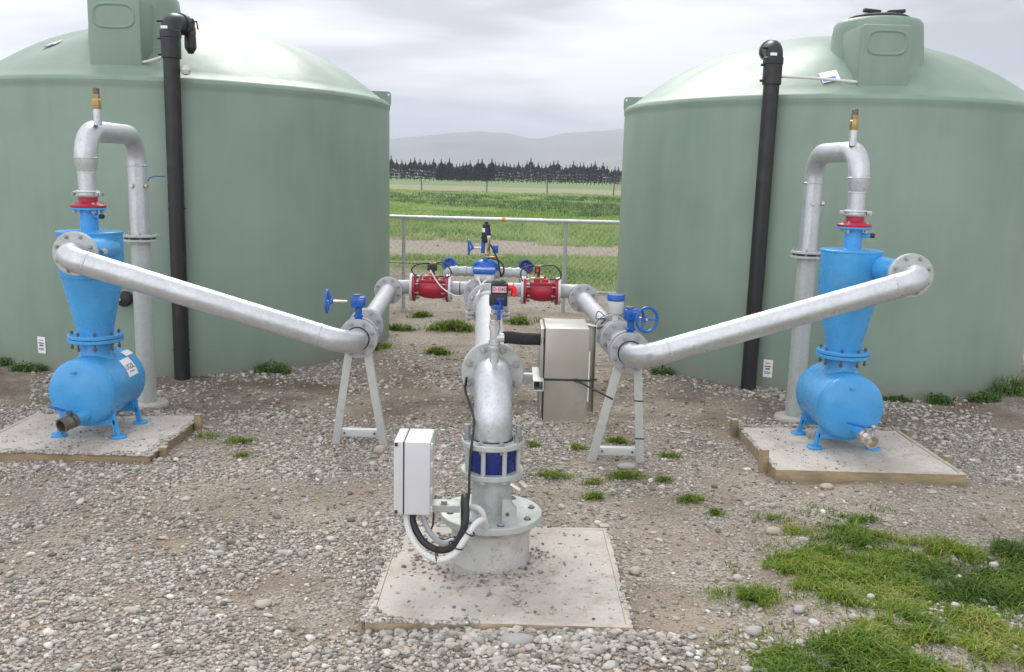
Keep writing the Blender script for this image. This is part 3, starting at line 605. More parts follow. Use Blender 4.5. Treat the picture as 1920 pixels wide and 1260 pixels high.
v_, f_, r_ = join_np(fp); tag(np_mesh('field_grass', v_, f_, 'fieldgrass', r_), 'green pasture grass beyond the chain-link fence', 'grass', kind='stuff')
# ------------------------------------------------------------------ water tanks
def tank(cx, cy, label, hatch, sticker, lug_a, roof_sticker):
    t = thing('water_tank', label, 'water tank', (cx, cy, 0), 'green plastic water tanks')
    m = MB(); pr = [(-0.06, TR - .004), (0.0, TR), (0.5, TR + .002), (1.4, TR), (TH - 0.10, TR - .002), (TH - 0.075, TR - 0.004), (TH - 0.060, TR + 0.002), (TH - 0.03, TR + 0.004)]
    m.lathe((cx, cy, 0), (0, 0, 1), pr, 160); m.build('wall', 'tank', t, sharp=50)
    m = MB(); pr = [(TH - 0.029, TR + 0.004), (TH - 0.006, TR - 0.002), (TH + 0.012, TR - 0.022), (TH + 0.022, TR - 0.06)]
    for k in range(1, 29):
        f = 1 - k / 28.0; r = (TR - 0.06) * f; pr.append((TH + 0.022 + 0.67 * (1 - f ** 2.1), r))
    m.lathe((cx, cy, 0), (0, 0, 1), pr, 160)
    # shallow flutes running down the dome
    c = V((cx, cy, 0))
    for i, p in enumerate(m.v):
        r = math.hypot(p.x - cx, p.y - cy); a = math.atan2(p.y - cy, p.x - cx)
        if 0.9 < r < TR - .07: w = math.sin(PI * (r - 0.9) / (TR - .97)); p.z += 0.018 * w * math.cos(10 * a)
    m.build('roof', 'tank', t, sharp=60)
    hx, hy, bx0, bx1, by0, zo = hatch
    m = MB(); zb, zt = 2.44, 3.045 + zo
    m.lathe((hx, hy, 0), (0, 0, 1), [(zb - .10, .47), (zb + .14, .43), (zb + .19, .40), (zb + .24, .385), (zt - .10, .36), (zt - .03, .352), (zt, .33), (zt + .012, .28), (zt + .02, 0)], 64)
    h = m.build('hatch', 'tank', t, sharp=50)
    m = MB(); bw = bx1 - bx0; m.box(((bx0 + bx1) / 2, by0 + .30, 2.66 + zo), (bw, .6, .56), .035)
    b = m.build('hatch_box', 'tank', h, sharp=40)
    # pressed oval panel on the front of the box
    m = MB(); ring = []; zc = 2.80 + zo; hw, hh = bw * .36, .082
    def oval(s, dy):
        out = []
        for k in range(48):
            a = 2 * PI * k / 48; q = abs(math.cos(a)) ** .55 * math.copysign(1, math.cos(a)); w = abs(math.sin(a)) ** .62 * math.copysign(1, math.sin(a))
            out.append(V(((bx0 + bx1) / 2 + (hw + s) * q, by0 - dy, zc + (hh + s) * w)))
        return out
    m.rings([oval(0.022, -.004), oval(0.014, .007), oval(0.004, .009), oval(-0.006, .001), oval(-.012, -.004)], False, False)
    m.build('pressed_panel', 'tank', h, sharp=70)
    m = MB(); m.lathe((hx, hy, 0), (0, 0, 1), [(zt + .015, .24), (zt + .035, .24), (zt + .045, .22), (zt + .05, 0)], 40)
    lid = m.build('lid', 'black', h)
    m = MB()
    for s in (-1, 1): m.bar((hx + s * .03, hy - .1, zt + .066), (hx + s * .17, hy - .1, zt + .078), .05, .028, .006)
    m.build('handle', 'black', lid)
    for a in lug_a:
        m = MB(); d = V((math.cos(a), math.sin(a), 0)); tn = V((-d.y, d.x, 0)); p = V((cx, cy, 0)) + d * (TR - .09)
        # thin triangular lug with rounded corner and hole ring
        prof = [(-0.10, TH + .03), (0.095, TH - .03), (0.105, TH + .02), (0.105, TH + .10), (0.09, TH + .125), (0.06, TH + .13), (-0.10, TH + .13)]
        r1 = [p + d * x + V((0, 0, z)) - tn * .013 for x, z in prof]; r2 = [p + d * x + V((0, 0, z)) + tn * .013 for x, z in prof]
        m.rings([r1, r2]); lg = m.build('lifting_lug', 'tank', t)
        m = MB(); m.cyl(p + d * .078 + V((0, 0, TH + .098)) - tn * .0145, p + d * .078 + V((0, 0, TH + .098)) + tn * .0145, .011, 16); m.build('lug_hole', 'sticker', lg)
    for (a, z0, z1, w) in sticker:
        m = MB(); r = TR + .006; rows = []
        for zz in (z0, z1): rows.append([V((cx + r * math.cos(a + w * (k / 6 - .5) / r), cy + r * math.sin(a + w * (k / 6 - .5) / r), zz)) for k in range(7)])
        m.add(rows[0] + rows[1], [(k, k + 1, k + 8, k + 7) for k in range(6)]); st = m.build('label_sticker', 'sticker', t, sharp=180)
        m = MB(); r += .003
        for zz, ww, hh in ((.62, .7, .010), (.48, .5, .014), (.3, .72, .006), (.22, .6, .006), (.80, .6, .006)):
            z = z0 + (z1 - z0) * zz; pts = [V((cx + r * math.cos(a + ww * w * (k / 6 - .5) / r), cy + r * math.sin(a + ww * w * (k / 6 - .5) / r), z + q)) for q in (-hh / 2, hh / 2) for k in range(7)]
            m.add(pts, [(k, k + 1, k + 8, k + 7) for k in range(6)])
        m.build('label_print', 'ink', st, sharp=180)
    for (x, y, w, h_, blue) in roof_sticker:
        def dz(xx, yy): r = math.hypot(xx - cx, yy - cy); f = r / (TR - .06); a = math.atan2(yy - cy, xx - cx); w_ = math.sin(PI * (r - 0.9) / (TR - .97)) if .9 < r < TR - .07 else 0; return TH + .022 + .67 * (1 - f ** 2.1) + .018 * w_ * math.cos(10 * a) + .012
        def patch(x0, x1, y0, y1, e, name, mt, par):
            m = MB(); q = [V((x0 + (x1 - x0) * i / 4, y0 + (y1 - y0) * j / 4, dz(x0 + (x1 - x0) * i / 4, y0 + (y1 - y0) * j / 4) + e)) for j in range(5) for i in range(5)]
            m.add(q, [(j * 5 + i, j * 5 + i + 1, j * 5 + i + 6, j * 5 + i + 5) for j in range(4) for i in range(4)]); return m.build(name, mt, par, sharp=180)
        s = patch(x, x + w, y, y + h_, 0, 'roof_sticker', 'sticker', t); patch(x + .006, x + w - .03, y + .01, y + h_ * .4, .004, 'sticker_band', 'stickerblue', s)
    return t
tankL = tank(-3.24, 9.255, 'left green plastic water tank, behind the blue filter whose drum has white stickers', (-3.26, 8.03, -3.433, -3.008, 7.49, .07), [(math.radians(249.5), .14, .28, .085)], [math.radians(10)], [(-4.06, 7.98, .13, .14, 1)])
tankR = tank(3.01, 9.163, 'right green plastic water tank, behind the blue filter whose drum has no stickers', (3.00, 7.95, 2.663, 3.066, 7.37, 0), [(math.radians(243.6), .10, .25, .075)], [math.radians(170)], [(2.42, 7.46, .14, .13, 1)])
# black ball fitting low on the left tank
t = thing('tank_outlet_fitting', 'black round threaded plug on the left tank wall beside the left filter cone', 'pipe fitting', (-3.14, 7.30, .645))
m = MB(); m.lathe((-3.14, 7.31, .645), (.15, -1, 0), [(-.02, .05), (.06, .05), (.06, .062), (.10, .062), (.115, .05), (.12, 0)], 24); bd = m.build('body', 'black', t)
m = MB(); m.box((-3.165, 7.187, .645), (.045, .012, .018), .002); m.build('tag', 'white', bd)

# ------------------------------------------------------------------ black overflow pipes
def black_pipe(x, y, ztop, lx, label, tube_to, strap_z, kind):
    t = thing('black_pipe', label, 'pipe', (x, y, 0), 'upright black pipes on the tanks')
    r = .062; m = MB(); m.tube([(x, y, -.02), (x + lx * .5, y, ztop * .5), (x + lx, y, ztop - .16)], r, 28); m.build('pipe', 'black', t)
    xt = x + lx; m = MB(); m.lathe((xt, y, ztop - .30), (0, 0, 1), [(0, r + .002), (.004, r + .012), (.165, r + .012), (.17, r + .003)], 28); cpl = m.build('coupler', 'black', t)
    for zz in (ztop - .27, ztop - .15, ztop - .02):
        m = MB(); m.cyl((xt - r - .035, y - .01, zz), (xt - r + .01, y - .01, zz), .010, 8); m.build('terminal', 'black', cpl)
    dx, dy = (0.02, .22) if kind == 'r' else (.03, .20)
    zt = ztop - .02
    pts = bend([(xt, y, ztop - .14), (xt, y, zt), (xt + dx, y + dy, zt + .005)], .085, 10); m = MB(); m.tube(pts, r + .010, 28); m.lathe(pts[-1], (dx, dy, 0), [(-.06, r + .011), (-.058, r + .02), (0.0, r + .02), (.004, r)], 28)
    m.lathe((xt, y, ztop - .145), (0, 0, 1), [(0, r + .012), (.004, r + .017), (.05, r + .017), (.055, r + .011)], 28)
    el = m.build('elbow', 'black', t)
    m = MB(); m.box((xt - .02, y - r - .014, ztop - .075), (.05, .006, .022), .001); m.build('tag', 'sticker', el)
    if kind == 'l':
        v = MB(); a = V((xt + .015, y + .19, zt - .01)); v.lathe(a, (0.25, 0.3, 0), [(0, .055), (.03, .055), (.03, .062), (.07, .062), (.08, .04)], 24)
        q = V((xt + .068, y + .24, 0)); v.lathe((q.x, q.y, 2.60), (0, 0, 1), [(0, .02), (.03, .038), (.04, .046), (.13, .046), (.14, .040), (.25, .040), (.27, .03)], 24); vb = v.build('float_valve', 'black', t)
        v = MB(); v.lathe((q.x, q.y, 2.74), (0, 0, 1), [(0, .042), (.01, .046), (.06, .044), (.07, .04)], 24); v.build('union_nut', 'reddull', vb)
        v = MB(); v.tube([(q.x + .0, q.y - .05, 2.83), (q.x + .075, q.y - .06, 2.84), (q.x + .085, q.y - .06, 2.78)], .007, 8); v.build('lever', 'black', vb)
        v = MB(); v.lathe((xt + .10, y + .02, ztop - .42), (0, 0, 1), [(0, .0), (.01, .03), (.04, .042), (.07, .03), (.08, 0)], 20); v.build('white_float_ball', 'white', t)
    m = MB(); m.tube(spline(tube_to, 6), .011, 12); m.build('white_tube', 'white', t)
    for zz in strap_z:
        m = MB(); f = zz / ztop; m.lathe((x + lx * f, y, zz), (0, 0, 1), [(0, r + .001), (0, r + .004), (.012, r + .004), (.012, r + .001)], 28); m.tube([(x + lx * f + r, y - .02, zz + .006), (x + lx * f + r + .03, y - .03, zz + .008)], .003, 6); m.build('cable_tie', 'rubber', t)
    return t
black_pipe(-2.715, 7.31, 2.83, .01, 'black upright pipe at the left tank with a red-collared float valve at its top', [(-3.02, 7.52, 2.52), (-2.90, 7.45, 2.535), (-2.76, 7.36, 2.56)], [1.37, .22], 'l')
black_pipe(1.985, 7.40, 2.76, .01, 'tall black upright pipe in front of the right tank with a plain rounded elbow', [(1.99, 7.44, 2.53), (2.30, 7.42, 2.525), (2.67, 7.40, 2.50)], [], 'r')

# ------------------------------------------------------------------ concrete pads
def pad(x0, x1, y0, y1, zt, label, pegs, bw, timber, front_h):
    t = thing('concrete_pad', label, 'concrete pad', ((x0 + x1) / 2, (y0 + y1) / 2, 0), 'concrete pads with timber edging')
    nx_, ny_ = 36, 36; m = MB(); vs = []; R_ = random.Random(int(x0 * 97))
    for j in range(ny_ + 1):
        for i in range(nx_ + 1):
            x = x0 + bw + (x1 - x0 - 2 * bw) * i / nx_; y = y0 + bw + (y1 - y0 - 2 * bw) * j / ny_
            vs.append(V((x, y, zt - .003 + .0022 * math.sin(7 * x + 3 * y) + R_.uniform(-.0012, .0012))))
    m.add(vs, [(j * (nx_ + 1) + i, j * (nx_ + 1) + i + 1, (j + 1) * (nx_ + 1) + i + 1, (j + 1) * (nx_ + 1) + i) for j in range(ny_) for i in range(nx_)])
    m.build('slab', 'pad', t, sharp=180)
    zb = -.04
    def board(ax_, bx_, ay_, by_, mt):
        m = MB(); m.box(((ax_ + bx_) / 2, (ay_ + by_) / 2, (zb + zt) / 2 + .001), (bx_ - ax_, by_ - ay_, zt - zb), .003); 
        for p in m.v: p.z += .002 * math.sin(17 * p.x + 11 * p.y)
        m.build('edge_board', mt, t)
    board(x0, x1, y0, y0 + bw, timber); board(x0, x1, y1 - bw, y1, timber); board(x0, x0 + bw - .001, y0 + bw + .001, y1 - bw - .001, timber); board(x1 - bw + .001, x1, y0 + bw + .001, y1 - bw - .001, timber)
    for px_, py_, h_ in pegs:
        m = MB(); m.box((px_, py_, h_ / 2 - .04), (.045, .045, h_ + .08), .004, Matrix.Rotation(R_.uniform(-.3, .3), 3, 'Z')); m.build('peg', 'timber', t)
pad(-0.53, 0.49, 3.20, 4.19, .024, 'square concrete pad under the flanged wellhead, nearest in the picture', [(.475, 4.215, .03)], .026, 'timberpale', 0)
pad(-3.20, -2.09, 5.06, 5.98, .045, 'dusty concrete pad under the left blue filter', [(-2.06, 5.80, .10), (-2.06, 5.20, .06)], .03, 'timber', 0)
pad(1.555, 2.665, 5.06, 6.04, .058, 'concrete pad with a mossy front board under the right blue filter', [(1.53, 5.99, .11), (1.53, 5.24, .13), (2.69, 5.36, .08), (2.69, 5.95, .08)], .03, 'timber', 0)

# ------------------------------------------------------------------ blue hydrocyclone filters
def filt(ox, oy, zg, label, side, fy, fx, stickers):
    t = thing('filter', label, 'water filter', (ox, oy, zg), 'blue cyclone filters on drums')
    zc = .335; R_ = .205; y0, y1 = oy - .28, oy + .30
    m = MB(); pr = [(0, 0), (.004, .06), (.016, .13), (.032, .178), (.052, .199), (.075, R_), (.20, R_), (y1 - y0 - .075, R_), (y1 - y0 - .052, .199), (y1 - y0 - .032, .178), (y1 - y0 - .016, .13), (y1 - y0 - .004, .06), (y1 - y0, 0)]
    m.lathe((ox, y0, zc), (0, 1, 0), pr, 72); m.torus((ox, y0 + .077, zc), (0, 1, 0), R_ - .001, .0035, 72, 6); m.torus((ox, y1 - .077, zc), (0, 1, 0), R_ - .001, .0035, 72, 6); m.box((ox - .02, y0 + .002, zc + .135), (.03, .02, .012), .003)
    drum = m.build('drum', 'blue', t, sharp=45)
    m = MB(); m.lathe((ox, oy, zc + .17), (0, 0, 1), [(0, .115), (.022, .104), (.035, .097), (.125, .097)], 48); m.build('drum_neck', 'blue', t)
    f1 = flange(t, (ox, oy, .628), (0, 0, 1), .163, .022, 'blue', 8, .135, .010, 'darkmetal', .11)
    flange(t, (ox, oy, .654), (0, 0, 1), .163, .022, 'blue', 0, .135)
    m = MB(); m.lathe((ox, oy, .665), (0, 0, 1), [(0, .105), (.012, .105), (.36, .180)], 64); m.build('cone', 'blue', t)
    m = MB(); m.lathe((ox, oy, 1.022), (0, 0, 1), [(0, .184), (.006, .187), (.265, .187), (.268, .191), (.278, .191), (.280, .188), (.281, .0)], 72); body = m.build('cylinder_body', 'blue', t)
    m = MB(); m.lathe((ox, oy, 1.30), (0, 0, 1), [(0, .06), (.006, .053), (.13, .052)], 32); nk = m.build('top_neck', 'blue', t)
    m = MB(); m.cyl((ox + .04, oy - .02, 1.392), (ox + .092, oy - .045, 1.394), .013, 14); sp = m.build('gauge_port', 'blue', nk)
    m = MB(); m.cyl((ox + .088, oy - .043, 1.394), (ox + .112, oy - .054, 1.395), .015, 14, .003); m.build('port_cap', 'rubber', sp)
    flange(t, (ox, oy, 1.438), (0, 0, 1), .102, .014, 'blue', 0)
    # tangential inlet
    sy = oy - .02
    m = MB(); m.cyl((fx - .015 * side, sy, 1.2), (fx, fy + .012, 1.2), .075, 40); st = m.build('inlet_stub', 'blue', t)
    if side < 0:
        m = MB(); m.cyl((fx + .062, fy + .16, 1.205), (fx + .10, fy + .14, 1.205), .012, 12); p = m.build('test_port', 'blue', st)
        m = MB(); m.cyl((fx + .092, fy + .145, 1.205), (fx + .112, fy + .132, 1.205), .017, 6, .002); m.build('port_nut', 'nickel', p)
    # legs
    for sx_ in (-1, 1):
        for yy in (oy - .16, oy + .17):
            m = MB(); m.bar((ox + sx_ * .150, yy, zc - .13), (ox + sx_ * .182, yy, zg + .006), .032, .012, .002, up=(0, 1, 0)); m.bar((ox + sx_ * .150 - sx_ * .012, yy, zc - .12), (ox + sx_ * .182 - sx_ * .012, yy, zg + .006), .006, .030, .002, up=(0, 1, 0))
            lg = m.build('leg', 'blue', t); m = MB(); m.lathe((ox + sx_ * .185, yy, zg - .002), (0, 0, 1), [(0, .048), (.009, .048), (.012, .044), (.013, 0)], 28); ft = m.build('foot_plate', 'blue', lg)
    m = MB()
    for yy in (oy - .16, oy + .17): m.bar((ox - .168, yy, zc - .20), (ox + .168, yy, zc - .20), .012, .03, .002)
    m.build('leg_brace', 'blue', t)
    m = MB()
    for yy in (oy - .16, oy + .17):
        for a in range(-5, 5):
            a0, a1 = -PI / 2 + a * .18, -PI / 2 + (a + 1) * .18; m.bar((ox + (R_ + .006) * math.cos(a0), yy, zc + (R_ + .006) * math.sin(a0)), (ox + (R_ + .006) * math.cos(a1), yy, zc + (R_ + .006) * math.sin(a1)), .036, .008, 0, up=(0, 1, 0.01))
    m.build('saddle', 'blue', t)
    # drain with ball valve
    a = V((ox + side * (.02 if side > 0 else -.045), y0 + .05, zc - .125)); d = V((side * .10, -.36, -.06)).normalized() if side > 0 else V((-.16, -.34, -.06)).normalized()
    m = MB(); m.cyl(a, a + d * .11, .034, 24); dr = m.build('drain_pipe', 'blue', t)
    m = MB(); m.lathe(a + d * .10, d, [(0, .034), (.004, .043), (.022, .043), (.026, .037), (.045, .044), (.07, .037), (.075, .044), (.105, .044), (.105, .035), (.06, .034), (.058, 0)], 24)
    vv = a + d * .145; m.cyl(vv, vv + V((0, 0, .06)), .012, 12); m.box(vv + V((.0, 0, .058)), (.03, .03, .012), .002); bv = m.build('drain_valve', 'nickel' if side > 0 else 'darkmetal', t)
    m = MB(); m.bar(vv + V((.02, 0, .068)), vv + V((-.03, .0, .07)), .02, .004, .001); m.bar(vv + V((-.03, 0, .07)), vv + V((-.125, .02, .088)), .022, .010, .003); m.build('valve_handle', 'bluedk', bv)
    if side > 0:
        m = MB(); m.cyl(vv + V((.03, -.01, .02)), vv + V((.03, -.01, .075)), .009, 10); m.torus(vv + V((.03, -.01, .076)), (0, 0, 1), .014, .004, 16, 6); m.build('bleed_screw', 'nickel', bv)
    if stickers:
        def stk(a0, a1, ya, yb, e, name, mt, par):
            m = MB(); n_ = 8; r = R_ + e; q = [V((ox + r * math.sin(a0 + (a1 - a0) * i / n_), yy, zc + r * math.cos(a0 + (a1 - a0) * i / n_))) for yy in (ya, yb) for i in range(n_ + 1)]
            m.add(q, [(i, i + 1, i + n_ + 2, i + n_ + 1) for i in range(n_)]); return m.build(name, mt, par, sharp=180)
        s1 = stk(.72, 1.32, oy + .0, oy + .135, .002, 'logo_sticker', 'sticker', drum)
        stk(.46, .68, oy + .13, oy + .235, .002, 'instruction_sticker', 'sticker', drum)
        am = 1.02; nrm = V((math.sin(am), 0, math.cos(am))); up_ = V((-math.cos(am), 0, math.sin(am)))
        text_mesh('UGSL', .050, V((ox, oy + .068, zc)) + nrm * (R_ + .0028), (0, 1, 0), up_, s1, 'logo_lettering', 'ink', .0004)
        am = 1.17; nrm = V((math.sin(am), 0, math.cos(am))); up_ = V((-math.cos(am), 0, math.sin(am)))
        m = MB(); m.box(V((ox, oy + .068, zc)) + nrm * (R_ + .003), (.0006, .07, .006), 0, Matrix((nrm, V((0, 1, 0)), up_)).transposed()); m.build('small_print', 'ink', s1)
    return t
filt(-2.607, 5.58, .045, 'left blue cyclone filter on a horizontal drum with two white stickers on its side', -1, 5.165, -2.50, True)
filt(2.117, 5.70, .058, 'right blue cyclone filter on a horizontal drum without stickers, drain valve pointing right', 1, 5.165, 2.262, False)

# ------------------------------------------------------------------ galvanised gooseneck pipes
def goose(ox, oy, dx, dy, label, lbl_side):
    t = thing('gooseneck_pipe', label, 'pipe', (dx, dy, 0), 'galvanised gooseneck outlet pipes')
    m = MB(); m.lathe((ox, oy, 1.446), (0, 0, 1), [(0, .100), (.003, .103), (.012, .103), (.018, .096), (.030, .060), (.036, .055), (.070, .054)], 40); rf = m.build('red_flange', 'red', t)
    for k in range(4):
        a = PI / 4 + k * PI / 2; b = MB(); p = (ox + .08 * math.cos(a), oy + .08 * math.sin(a)); b.cyl((*p, 1.405), (*p, 1.478), .007, 8); b.lathe((*p, 1.462), (0, 0, 1), [(0, .013), (.010, .013)], 6); b.lathe((*p, 1.415), (0, 0, 1), [(0, .013), (.012, .013)], 6); b.build('bolt', 'zincbolt', rf)
    coupling(t, (ox, oy, 1.528), (0, 0, 1), .056, .044, 'galv', (1, -.25, 0))
    m = MB(); m.lathe((ox, oy, 1.50), (0, 0, 1), [(0, .052), (.150, .052), (.152, .0545), (.157, .0545), (.160, .052), (.215, .066), (.235, .067)], 36); m.build('reducer', 'galv', t)
    zt = 1.905; pts = bend([(ox, oy, 1.73), (ox, oy, zt), (dx, dy, zt + .005), (dx, dy, 1.70)], [.16, .17], 12); m = MB(); m.tube(pts, .065, 36)
    m.lathe((ox, oy, 1.737), (0, 0, 1), [(0, .066), (.003, .069), (.008, .069), (.011, .066)], 36); m.lathe((dx, dy, 1.70), (0, 0, 1), [(0, .066), (.003, .070), (.008, .070), (.011, .066)], 36); m.build('bend_pipe', 'galv', t)
    m = MB(); m.cyl((dx, dy, 1.212), (dx, dy, 1.701), .064, 36); m.build('upper_pipe', 'galv', t)
    f = flange(t, (dx, dy, 1.218), (0, 0, 1), .118, .018, 'galvdull', 8, .098, .008, 'zincbolt', .05)
    m = MB(); m.cyl((dx, dy, 1.196), (dx, dy, 1.209), .103, 36); m.build('gasket', 'rubber', t)
    flange(t, (dx, dy, 1.186), (0, 0, 1), .118, .018, 'galvdull', 0)
    m = MB(); m.cyl((dx, dy, 1.176), (dx, dy, -.03), .065, 36); m.build('lower_pipe', 'galvdull', t)
    m = MB(); m.lathe((dx, dy, -.02), (0, 0, 1), [(0, .15), (.03, .14), (.036, .07), (.036, 0)], 24); m.build('footing', 'pad', t)
    for (px_, py_) in ((dx - .012, dy - .062), (dx + .062, dy - .025)):
        m = MB(); d = V((px_ - dx, py_ - dy, 0)).normalized(); p = V((px_, py_, 1.565)); m.cyl(p, p + d * .022, .016, 14, .003); m.build('plug', 'nickel', t)
    if lbl_side < 0:
        m = MB(); p = V((dx + .08, dy - .02, 1.60)); m.tube([p, p + V((.015, 0, .025)), p + V((.05, 0, .035)), p + V((.12, .0, .035))], .004, 8); m.build('lever', 'bluedk', t)
    # small riser with brass air valve on the crown
    qx, qy = ox + (dx - ox) * .10 + (.055 if lbl_side < 0 else -.03), oy + .07
    m = MB(); m.cyl((qx, qy, 1.94), (qx, qy, 2.035), .024, 20); m.build('riser', 'galv', t)
    m = MB(); m.lathe((qx, qy, 2.03), (0, 0, 1), [(0, .018), (.004, .024), (.014, .028), (.06, .028), (.066, .022), (.075, .022), (.085, .025), (.092, .025)], 8); m.build('brass_valve', 'brass', t)
    m = MB(); m.cyl((qx, qy, 2.118), (qx, qy, 2.163), .019, 16, .004); m.build('valve_cap', 'darkmetal', t)
goose(-2.607, 5.58, -2.645, 6.42, 'galvanised gooseneck pipe rising from the left blue filter, a blue lever on its rear leg', -1)
goose(2.117, 5.70, 2.098, 6.50, 'galvanised gooseneck pipe rising from the right blue filter', 1)

# ------------------------------------------------------------------ diagonal pipes
def diag(fx, fy, sxx, sy, sz, label, side):
    t = thing('diagonal_pipe', label, 'pipe', (fx, fy, 1.2), 'galvanised diagonal pipes')
    c0 = V((fx, fy - .165, 1.2)); c1 = V((sxx, sy - .22, sz)); pts = bend([(fx, fy - .015, 1.2), c0, c1, (sxx, sy - .015, sz)], [.10, .16], 12)
    m = MB(); m.tube(pts, .068, 40); d = (c1 - c0).normalized()
    m.build('pipe', 'galv', t)
    for q in (c0 + d * (.13 if side < 0 else .16), c1 - d * .20):
        w = MB(); n_ = 40; u = d.orthogonal().normalized(); vv = d.cross(u); R_ = random.Random(5); rs = []
        for hh, rr in ((-.006, .0675), (-.003, .0705), (.003, .0705), (.006, .0675)): rs.append([q + d * (hh + R_.uniform(-.0012, .0012)) + (u * math.cos(2 * PI * k / n_) + vv * math.sin(2 * PI * k / n_)) * (rr + R_.uniform(-.0005, .0008)) for k in range(n_)])
        w.rings(rs); w.build('weld_seam', 'galv', t)
    flange(t, (fx, fy - .012, 1.2), (0, 1, 0), .126, .016, 'galvdull', 8, .104, .009, 'zincbolt', .05)
    flange(t, (fx, fy + .006, 1.2), (0, 1, 0), .126, .014, 'galvdull', 0)
    flange(t, (sxx, sy - .010, sz), (0, 1, 0), .120, .016, 'greycast', 8, .097, .0095, 'zincbolt', .075)
    m = MB(); m.torus((sxx, sy - .021, sz), (0, 1, 0), .070, .004, 40, 8); m.build('weld_bead', 'rubber', t)
diag(-2.50, 5.165, -.94, 5.45, .70, 'long galvanised pipe sloping down from the left filter to the left stand', -1)
diag(2.262, 5.165, .693, 5.22, .70, 'long galvanised pipe sloping down from the right filter to the right stand', 1)

# ------------------------------------------------------------------ A-frame stands
def stand(x, y, z, y_foot, x0, x1, label, ties):
    t = thing('pipe_stand', label, 'pipe stand', ((x0 + x1) / 2, y_foot, 0), 'A-frame pipe stands')
    tops = (x - .058, x + .052)
    for xt, xb in zip(tops, (x0, x1)):
        m = MB(); a = V((xt, y + .012, z - .085)); b = V((xb, y_foot, -.03)); m.bar(a, b, .048, .006, .0015, up=(0, 1, 0)); s = 1 if xb < x else -1
        m.bar(a + V((-s * .021, .022, 0)), b + V((-s * .021, .022, 0)), .005, .045, .001, up=(0, 1, 0)); lg = m.build('leg', 'alu', t)
        if ties and xb > x:
            for f in ties:
                q = a.lerp(b, f); k = MB(); k.box(q, (.054, .014, .007), .001, Matrix.Rotation(.05, 3, 'Y')); k.build('cable_tie', 'rubber', lg)
    m = MB(); zc = .075; fz = (z - .085 - zc) / (z - .055); xa = tops[0] + (x0 - tops[0]) * fz; xb = tops[1] + (x1 - tops[1]) * fz
    m.bar((xa + .026, y_foot - .004, zc), (xb - .026, y_foot - .004, zc), .005, .046, .001); m.bar((xa + .026, y_foot + .018, zc + .021), (xb - .026, y_foot + .018, zc + .021), .042, .005, .001); cb = m.build('crossbar', 'alu', t)
    for q in (xa + .045, xb - .045):
        k = MB(); k.lathe((q, y_foot - .014, zc), (0, 1, 0), [(0, .007), (.008, .008)], 8); k.build('bolt', 'darkmetal', cb)
stand(-.94, 5.45, .70, 5.54, -1.105, -.793, 'left A-frame stand of pale angle iron under the left branch pipe', [])
stand(.693, 5.22, .70, 5.29, .495, .80, 'right A-frame stand of pale angle iron with two black cable ties on its right leg', [.33, .70])

# ------------------------------------------------------------------ side branch pipes with butterfly valves
def branch(fy, fx, fz, sxx, sy, sz, label, meter, side):
    t = thing('branch_pipe', label, 'pipe', (sxx, sy, sz), 'branch pipes running back to the manifold')
    A = V((sxx, sy, sz)); B = V((fx, fy, fz)); d = (B - A).normalized(); L = (B - A).length
    P = lambda s_: A + d * s_
    m = MB(); m.tube([P(.050), P(L - .005)], .058, 32); m.build('pipe', 'greycast', t)
    flange(t, P(.055), d, .120, .016, 'greycast', 0)
    for q in (.10, .135): 
        m = MB(); m.lathe(P(q), d, [(0, .060), (.004, .067), (.012, .067), (.016, .060)], 32); m.build('pipe_ring', 'greycast', t)
    coupling(t, P(.185), d, .060, .04, 'greycast', (1, 0, -.1))
    f2 = .33
    flange(t, P(f2), d, .112, .016, 'greycast', 8, .091, .0085, 'zincbolt', .06); m = MB(); m.cyl(P(f2 + .009), P(f2 + .016), .112, 36); m.build('gasket', 'rubber', t); flange(t, P(f2 + .024), d, .112, .016, 'greycast', 0)
    if meter:
        m = MB(); m.tube([P(f2 + .03), P(f2 + .19)], .075, 32); mb = m.build('meter_body', 'greycast', t); flange(t, P(f2 + .20), d, .112, .016, 'greycast', 8, .091, .0085, 'zincbolt', .04); m = MB(); m.cyl(P(f2 + .21), P(f2 + .217), .114, 36); m.build('gasket', 'rubber', t)
    # corner flange facing the camera with the elbow behind it
    flange(t, B, d, .108, .016, 'greycast', 8, .086, .0085, 'zincbolt', .05, hub=0); m = MB(); m.cyl(B + d * .009, B + d * .016, .109, 36); m.build('gasket', 'rubber', t)
    return P, d
PL, dL = branch(6.95, -.964, .805, -.94, 5.45, .70, 'left branch pipe running back from the left stand to the red valve corner', False, -1)
PR, dR = branch(6.80, .529, .802, .693, 5.22, .70, 'right branch pipe running back from the right stand past the small blue-topped meter', True, 1)
